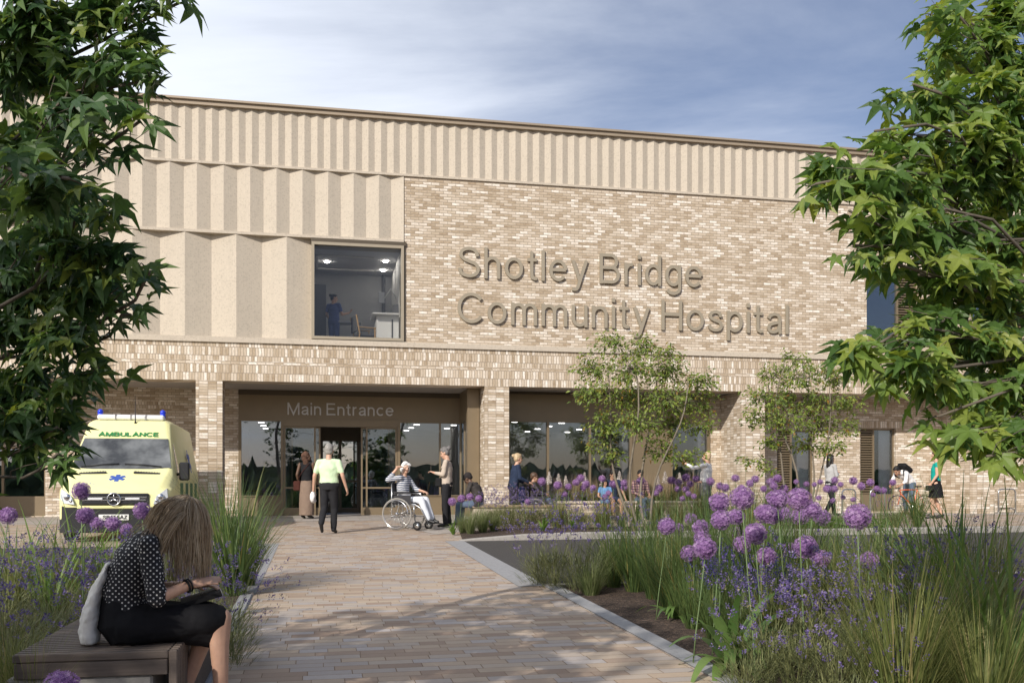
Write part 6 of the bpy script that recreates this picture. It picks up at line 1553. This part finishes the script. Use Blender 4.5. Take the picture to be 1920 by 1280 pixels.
# 6 carer and the person being pushed
pc = gnd(962, 981)
person('carer with fair tied hair in navy jumper pushing the dark wheelchair', pc, R(-72), 1.74, pose=dict(elL=(-.24, .10, 1.13), wrL=(-.20, .36, 1.02), elR=(.24, .10, 1.13), wrR=(.20, .36, 1.02), waist=(0, .04, 1.11), chest=(0, .07, 1.30), neck=(0, .09, 1.47), head=(0, .14, 1.615), shL=(-.185, .08, 1.42), shR=(.185, .08, 1.42), kneeL=(-.09, .12, .5), ankL=(-.09, .1, .085), toeL=(-.09, .25, .03), kneeR=(.09, -.04, .5), ankR=(.09, -.24, .1), toeR=(.09, -.1, .03)), hair='hair_blonde', hairstyle='bun', top='navy', sleeve=.98, wide=1.15, tuck=False)
person('person in dark coat slumped in the wheelchair pushed by the carer', WC2, R(-84), 1.58, base=SIT, pose=dict(pose_wc, head=(0, .0, 1.25), face=(.1, 1, -.2), elL=(-.26, .04, .86), wrL=(-.16, .28, .80), elR=(.26, .04, .86), wrR=(.16, .28, .80)), skin='skin_tan', hair='hair_brown', hairstyle='cap', top='dark_check', bottom='jeans', wide=1.2, tuck=False)
bag('rucksack', 'blue bag hanging from the push handles of the dark wheelchair', WC2, [((0, -.33, .70), (.15, .07, .20))], 'bag_blue', [[(-.1, -.28, .93), (-.1, -.36, .80), (-.1, -.36, .6)], [(.1, -.28, .93), (.1, -.36, .80), (.1, -.36, .6)]], rz=R(-84))
# 7 mother, girl and boy on the long planter
def on_wall(u, d=PW2[2] + .17):
    s = S(u, d); X, Y = loc(s, d); return Vector((X, Y, -.04))
person('woman in navy T-shirt with dark hair in a top bun sitting on the long planter', on_wall(1148), R(180) + TH, 1.72, base=SIT, pose=dict(face=(-.2, .8, -.55), head=(0, .07, 1.22), elR=(.24, .02, .78), wrR=(.10, .22, .64), elL=(-.30, -.02, .78), wrL=(-.36, .06, .56)), skin='skin_tan', hair='hair_black', hairstyle='bun', top='navy', sleeve=.3, bottom='navy', kind='shorts')
pg = on_wall(1134) + Vector((0, -.05, .10))
person('small girl with long dark hair in a blue dress beside the woman in navy', pg, R(165) + TH, 1.25, base=SIT, pose=dict(face=(-.5, .8, -.3), kneeL=(-.08, .40, .54), kneeR=(.08, .40, .54)), skin='skin_tan', hair='hair_black', hairstyle='long', top='blue_dress', sleeve=.25, bottom='blue_dress', kind='skirt')
person('boy in a checked shirt sitting on the long planter behind the forked stems', on_wall(1200), R(190) + TH, 1.70, base=SIT, pose=dict(face=(.1, 1, -.1)), skin='skin_tan', hair='hair_black', hairstyle='short', top='plaid', sleeve=.8, bottom='jeans', tuck=False)
# 8 man in the white shirt
pm = gnd(1326, 975.5)
person('man in white shirt and sunglasses raising one hand beside the long planter', pm, R(62), 1.78, pose=dict(face=(-.15, 1, 0), elR=(.24, .20, 1.22), wrR=(.20, .22, .98), elL=(-.18, .30, 1.34), wrL=(-.12, .53, 1.46), hdL=(0, .6, .8), hdR=(0, .6, .2)), hair='hair_blonde', hairstyle='short', top='white_shirt', sleeve=.93, bottom='grey_trousers', wide=1.08, tuck=True, grip=(.2, .5))
# 9 people on the far right
py = gnd(1557, 967)
person('young woman with long black hair in a grey top walking past the louvres', py, R(-70), 1.76, pose=dict(elL=(-.22, .04, 1.14), wrL=(-.10, .20, 1.24), elR=(.22, .04, 1.14), wrR=(.08, .20, 1.22), kneeL=(-.09, .14, .5), ankL=(-.09, .2, .085), toeL=(-.09, .34, .03), ankR=(.09, -.22, .12), toeR=(.09, -.09, .03), kneeR=(.09, .0, .49)), hair='hair_black', hairstyle='long', top='grey_top', sleeve=.95, bottom='trousers_black', wide=.95, tuck=False)
s_, d_ = S(1706, -.65), -.65; Xc, Yc = loc(s_, d_)
pcy = Vector((Xc, Yc, g(Yc)))
person('man with a backpack stooping over the orange bicycle', pcy, R(118), 1.80, pose=dict(waist=(0, .10, 1.06), chest=(0, .27, 1.17), neck=(0, .42, 1.25), head=(0, .54, 1.26), face=(0, .75, -.6), shL=(-.18, .36, 1.20), shR=(.18, .36, 1.20), elL=(-.24, .46, .96), wrL=(-.16, .62, .84), elR=(.24, .46, .96), wrR=(.16, .62, .84), kneeL=(-.12, .08, .5), ankL=(-.14, .0, .085), toeL=(-.16, .14, .03), kneeR=(.12, .08, .5), ankR=(.14, -.02, .085), toeR=(.16, .12, .03)), skin='skin_tan', hair='hair_black', hairstyle='short', top='white_shirt', sleeve=.75, bottom='jeans', tuck=False, grip=(.9, .9))
r_ = empty('backpack', None, pcy, R(118)); r_.scale = (1.03,) * 3; tag(r_, 'dark backpack on the stooping man by the bicycle', 'backpack')
q = MB(); q.bbox(-.15, .15, -.09, .07, -.20, .22, .05, Matrix.Translation((0, .20, 1.33)) @ Matrix.Rotation(R(-62), 4, 'X')); q.build('bag_body', ['bag_black'], r_)
for sx in (-1, 1): q = MB(); q.tube([(sx * .12, .36, 1.33), (sx * .15, .45, 1.26), (sx * .15, .42, 1.12), (sx * .13, .28, 1.06)], .018, 6); q.build('strap', ['bag_black'], r_)
pt = gnd(1755, 972)
person('woman in teal T-shirt and short black skirt holding a clutch bag', pt, R(68), 1.80, pose=dict(elL=(-.22, -.02, 1.14), wrL=(-.22, .12, .92), elR=(.22, -.02, 1.14), wrR=(.22, .10, .92), kneeL=(-.08, .10, .5), ankL=(-.08, .08, .085), toeL=(-.08, .22, .03), kneeR=(.08, .02, .5), ankR=(.08, -.14, .10), toeR=(.08, -.01, .03)), hair='hair_brown', hairstyle='short', top='teal', sleeve=.12, bottom='skirt_black', kind='skirt', skirt_len=.40, wide=.9)
bag('clutch_bag', 'small dark clutch bag in the hand of the woman in teal', pt, [((-.24, .16, .80), (.03, .10, .07))], 'bag_black', [], rz=R(68), sc=1.03)
# 10 people behind the glass
sN, dN = S(626, 1.9), 1.9; Xn, Yn = loc(sN, dN)
person('nurse in blue scrubs standing inside the upstairs picture window', Vector((Xn, Yn, 4.665)), R(-24), 1.70, pose=dict(face=(.75, .65, -.15), elR=(.25, .06, 1.14), wrR=(.32, .30, 1.22), hdR=(.3, .7, .5), pnR=(0, 0, 1), elL=(-.24, -.02, 1.15), wrL=(-.2, .15, 1.0)), skin='skin_fair', hair='hair_black', hairstyle='bun', top='scrubs', sleeve=.32, bottom='scrubs', wide=1.05, tuck=False)
sI, dI_ = S(792, 3.4), 3.4; Xi, Yi = loc(sI, dI_)
person('man in dark T-shirt seated behind the glass to the right of the doors', Vector((Xi, Yi, -.02)), R(80), 1.75, base=SIT, pose=dict(face=(0, 1, -.1)), hair='hair_black', hairstyle='short', top='navy', sleeve=.3, bottom='jeans')
armchair('wooden chair under the seated man behind the glass', sI, dI_, .004, R(80) - TH)

# ================================================================ SEATED WOMAN IN THE FOREGROUND
bw = Matrix.Identity(4)
c0 = fac_of((325 - CX) / F * 5.22, 5.22)
sW, dW = c0[0] - .30, c0[1] + .33
Xw, Yw = loc(sW, dW); zw = g(Yw); YAW = TH - R(90) + R(8)
m = bpy.data.materials.new('polka_dot'); t_, p_ = nt(m); q_ = NG(t_); o_ = q_.obj(); x_, y_, z_ = q_.xyz(o_)[0:3]
gn_ = q_.n('ShaderNodeNewGeometry'); vt = q_.n('ShaderNodeVectorTransform', vector_type='NORMAL', convert_from='WORLD', convert_to='OBJECT'); q_.l(gn_.outputs['Normal'], vt.inputs[0]); nx, ny, nz_ = q_.xyz(vt.outputs[0])[0:3]
uu = q_.m('ADD', q_.m('MULTIPLY', q_.m('GREATER_THAN', q_.m('ABSOLUTE', nx), q_.m('ABSOLUTE', ny)), q_.m('SUBTRACT', y_, x_)), x_)
a_ = q_.m('MULTIPLY', q_.m('ADD', uu, z_), 31.0); b_ = q_.m('MULTIPLY', q_.m('SUBTRACT', uu, z_), 31.0)
da = q_.m('SUBTRACT', q_.m('FRACT', a_), .5); db = q_.m('SUBTRACT', q_.m('FRACT', b_), .5)
dist = q_.m('SQRT', q_.m('ADD', q_.m('MULTIPLY', da, da), q_.m('MULTIPLY', db, db)))
q_.l(q_.mix(q_.m('LESS_THAN', dist, .20), (.013, .013, .017), (.72, .70, .67)), p_.inputs['Base Color']); p_.inputs['Roughness'].default_value = .8
q_.l(q_.bump(q_.noise(o_, 16, 4), .25, .02), p_.inputs['Normal']); M['polka_dot'] = m
LW = dict(SIT, pelvis=(0, 0, .585), waist=(0, -.015, .75), chest=(0, .055, .935), neck=(0, .165, 1.075), head=(0, .285, 1.150), hipL=(-.10, .02, .57), hipR=(.10, .02, .57), kneeL=(-.10, .47, .585), kneeR=(.11, .50, .60), ankL=(-.06, .30, .16), toeL=(-.06, .42, .06), ankR=(.11, .50, .12), toeR=(.12, .64, .05),
    shL=(-.175, .125, 1.02), shR=(.185, .115, 1.02), elR=(.235, .16, .735), wrR=(.15, .335, .795), hdR=(-.05, .97, .18), pnR=(-.45, .1, -.9), elL=(-.24, .15, .74), wrL=(-.10, .36, .77), hdL=(.4, .9, 0), pnL=(0, 0, -1), face=(0, .50, -.87))
wroot, Wf, WJ = person('fair haired woman in black dotted blouse bent over a book on the bench', Vector((Xw, Yw, zw)), YAW, 1.80, base=SIT, pose=LW, hair='hair_blonde', hairstyle=None, top='polka_dot', sleeve=.60, kind=None, shoes='shoe_black', vox=.0085, topvox=.009, wide=1.02, tuck=True, grip=(.25, .10))
l = MB()
l.cone((-.085, .03, .58), .118, (-.085, .44, .585), .088, 16); l.cone((.095, .03, .58), .118, (.10, .46, .595), .088, 16)
l.loft(torso_rings([(0, .03, .535), (0, -.02, .60), (0, -.02, .70), (0, -.01, .78)], [(.185, .135), (.185, .135), (.16, .115), (.14, .10)], Vector((1, 0, 0))))
l.loft(torso_rings([(0, .02, .57), (0, .22, .565), (0, .40, .545), (0, .47, .53)], [(.185, .105), (.175, .10), (.160, .115), (.150, .115)], Vector((1, 0, 0))))
voxel(l, 'skirt', 'skirt_black', wroot, .009, 4, .005, 11)
e = MB(); wv = V3(LW['wrR']); ev = V3(LW['elR']); dv = (wv - ev).normalized(); e1 = dv.orthogonal().normalized(); e2 = dv.cross(e1)
for off, rr, br in ((-.005, .034, .0065), (.012, .034, .0045)):
    c_ = wv + dv * (off - .02); e.tube([c_ + e1 * (rr * math.cos(i * math.pi / 10)) + e2 * (rr * math.sin(i * math.pi / 10)) for i in range(20)], br, 6, closed=True)
e.build('bracelet', ['bag_black'], wroot)
# hair: a soft cap and falling strands
hd = V3(LW['head']); h = MB()
fc = V3(LW['face']).normalized(); xa = Vector((1, 0, 0)); up = xa.cross(fc).normalized(); rot = Matrix((xa, fc, up)).transposed()
h.ball(hd + rot @ Vector((0, -.022, .025)), .110, (.80, .95, 1.0), rot=rot, nu=18, nv=12)
voxel(h, 'hair', 'hair_blonde', wroot, .008, 2, .004, 40)
m = bpy.data.materials.new('hair_strand'); t_, p_ = nt(m); q_ = NG(t_); gi = q_.n('ShaderNodeNewGeometry')
q_.l(q_.ramp(gi.outputs['Random Per Island'], [(0, (.22, .145, .085)), (.3, (.44, .315, .19)), (.7, (.66, .51, .33)), (1, (.85, .73, .55))]), p_.inputs['Base Color']); p_.inputs['Roughness'].default_value = .38; M['hair_strand'] = m
rgh = random.Random(77); hs = MB(); crown = hd + rot @ Vector((0, -.06, .085)); GV = Vector((0, 0, -1))
torso_c = [(V3(LW['neck']), .085), (V3(LW['chest']).lerp(V3(LW['neck']), .5) + Vector((0, -.02, 0)), .125), (V3(LW['chest']), .15), (V3(LW['shR']), .078), (V3(LW['shL']), .078)]
for i in range(1700):
    back = rgh.random() < .42
    while True:
        d = rvec(rgh); dl = rot.transposed() @ d
        if dl.z > -.25 - .25 * dl.y * -1 and dl.y < .72 and not (dl.y > .35 and dl.z < .55): break
    p = hd + rot @ Vector((dl.x * .088, -.018 + dl.y * .105, .025 + dl.z * .110))
    t = (p - crown); t = (t - d * t.dot(d)); t = t.normalized() if t.length > 1e-4 else rvec(rgh)
    back = back and p.y < hd.y + .06
    cur = (Vector((dl.x * .9, -.85, .12)) + d * .1).normalized() if back else (t + d * .12).normalized()
    gv = Vector((0, -.42, -1)).normalized() if back else GV; L = rgh.uniform(.24, .44); n = 13; pts = [p]; lump = math.floor(dl.x * 6) * 1.3 + math.floor(dl.y * 6) * 2.1 + rgh.uniform(0, .9)
    if dl.y < -.3 and dl.z < .5: L *= .75
    for k in range(n):
        gfac = .16 + .34 * min(1, k / 5)
        cur = (cur * (1 - gfac) + gv * gfac + Vector((math.sin(lump + k * .8), math.cos(lump * 1.7 + k * .7), 0)) * .075).normalized()
        q = pts[-1] + cur * (L / n)
        dd = rot.transposed() @ (q - hd - rot @ Vector((0, -.018, .025))); e_ = Vector((dd.x / .094, dd.y / .112, dd.z / .116))
        if e_.length < 1: e_ = e_.normalized(); q = hd + rot @ (Vector((e_.x * .094, e_.y * .112, e_.z * .116)) + Vector((0, -.018, .025)))
        for c_, r_2 in torso_c:
            v_ = q - c_
            if v_.length < r_2: q = c_ + v_.normalized() * r_2
        pts.append(q)
    hs.tube(pts, [.0015] * 4 + [.0018] * (n - 6) + [.0014, .001, .0005], 3, caps=False)
o = hs.build('hair_strands', ['hair_strand'], wroot)
wm = Matrix.Translation((Xw, Yw, zw)) @ Matrix.Rotation(YAW, 4, 'Z')
r_ = empty('book', wm); tag(r_, 'dark hardback notebook on the lap of the woman on the bench', 'book')
q = MB(); mt_ = Matrix.Translation((-.02, .405, .725)) @ Matrix.Rotation(R(16), 4, 'X'); q.bbox(-.15, .15, -.115, .115, -.014, .014, .003, mt_); q.build('cover', ['bag_black'], r_)
q = MB(); q.box(-.143, .143, -.11, .118, -.009, .009, mt_); q.build('pages', ['white_paint'], r_)
r_ = empty('tote_bag', wm); tag(r_, 'off white canvas tote bag slumped behind the woman on the bench', 'bag')
XA, YA = Vector((1, 0, 0)), Vector((0, 1, 0))
q = MB(); q.loft([ell((-.03, -.195, BZ + .012), .135, .052, XA, YA, 20), ell((-.03, -.195, BZ + .05), .145, .058, XA, YA, 20), ell((-.03, -.19, BZ + .16), .145, .052, XA, YA, 20), ell((-.025, -.165, BZ + .28), .135, .040, XA, YA, 20), ell((-.02, -.125, BZ + .38), .125, .024, XA, YA, 20), ell((-.02, -.095, BZ + .455), .12, .012, XA, YA, 20)])
voxel(q, 'bag_body', 'tote_canvas', r_, .009, 2, .010, 17)

fuse_all()
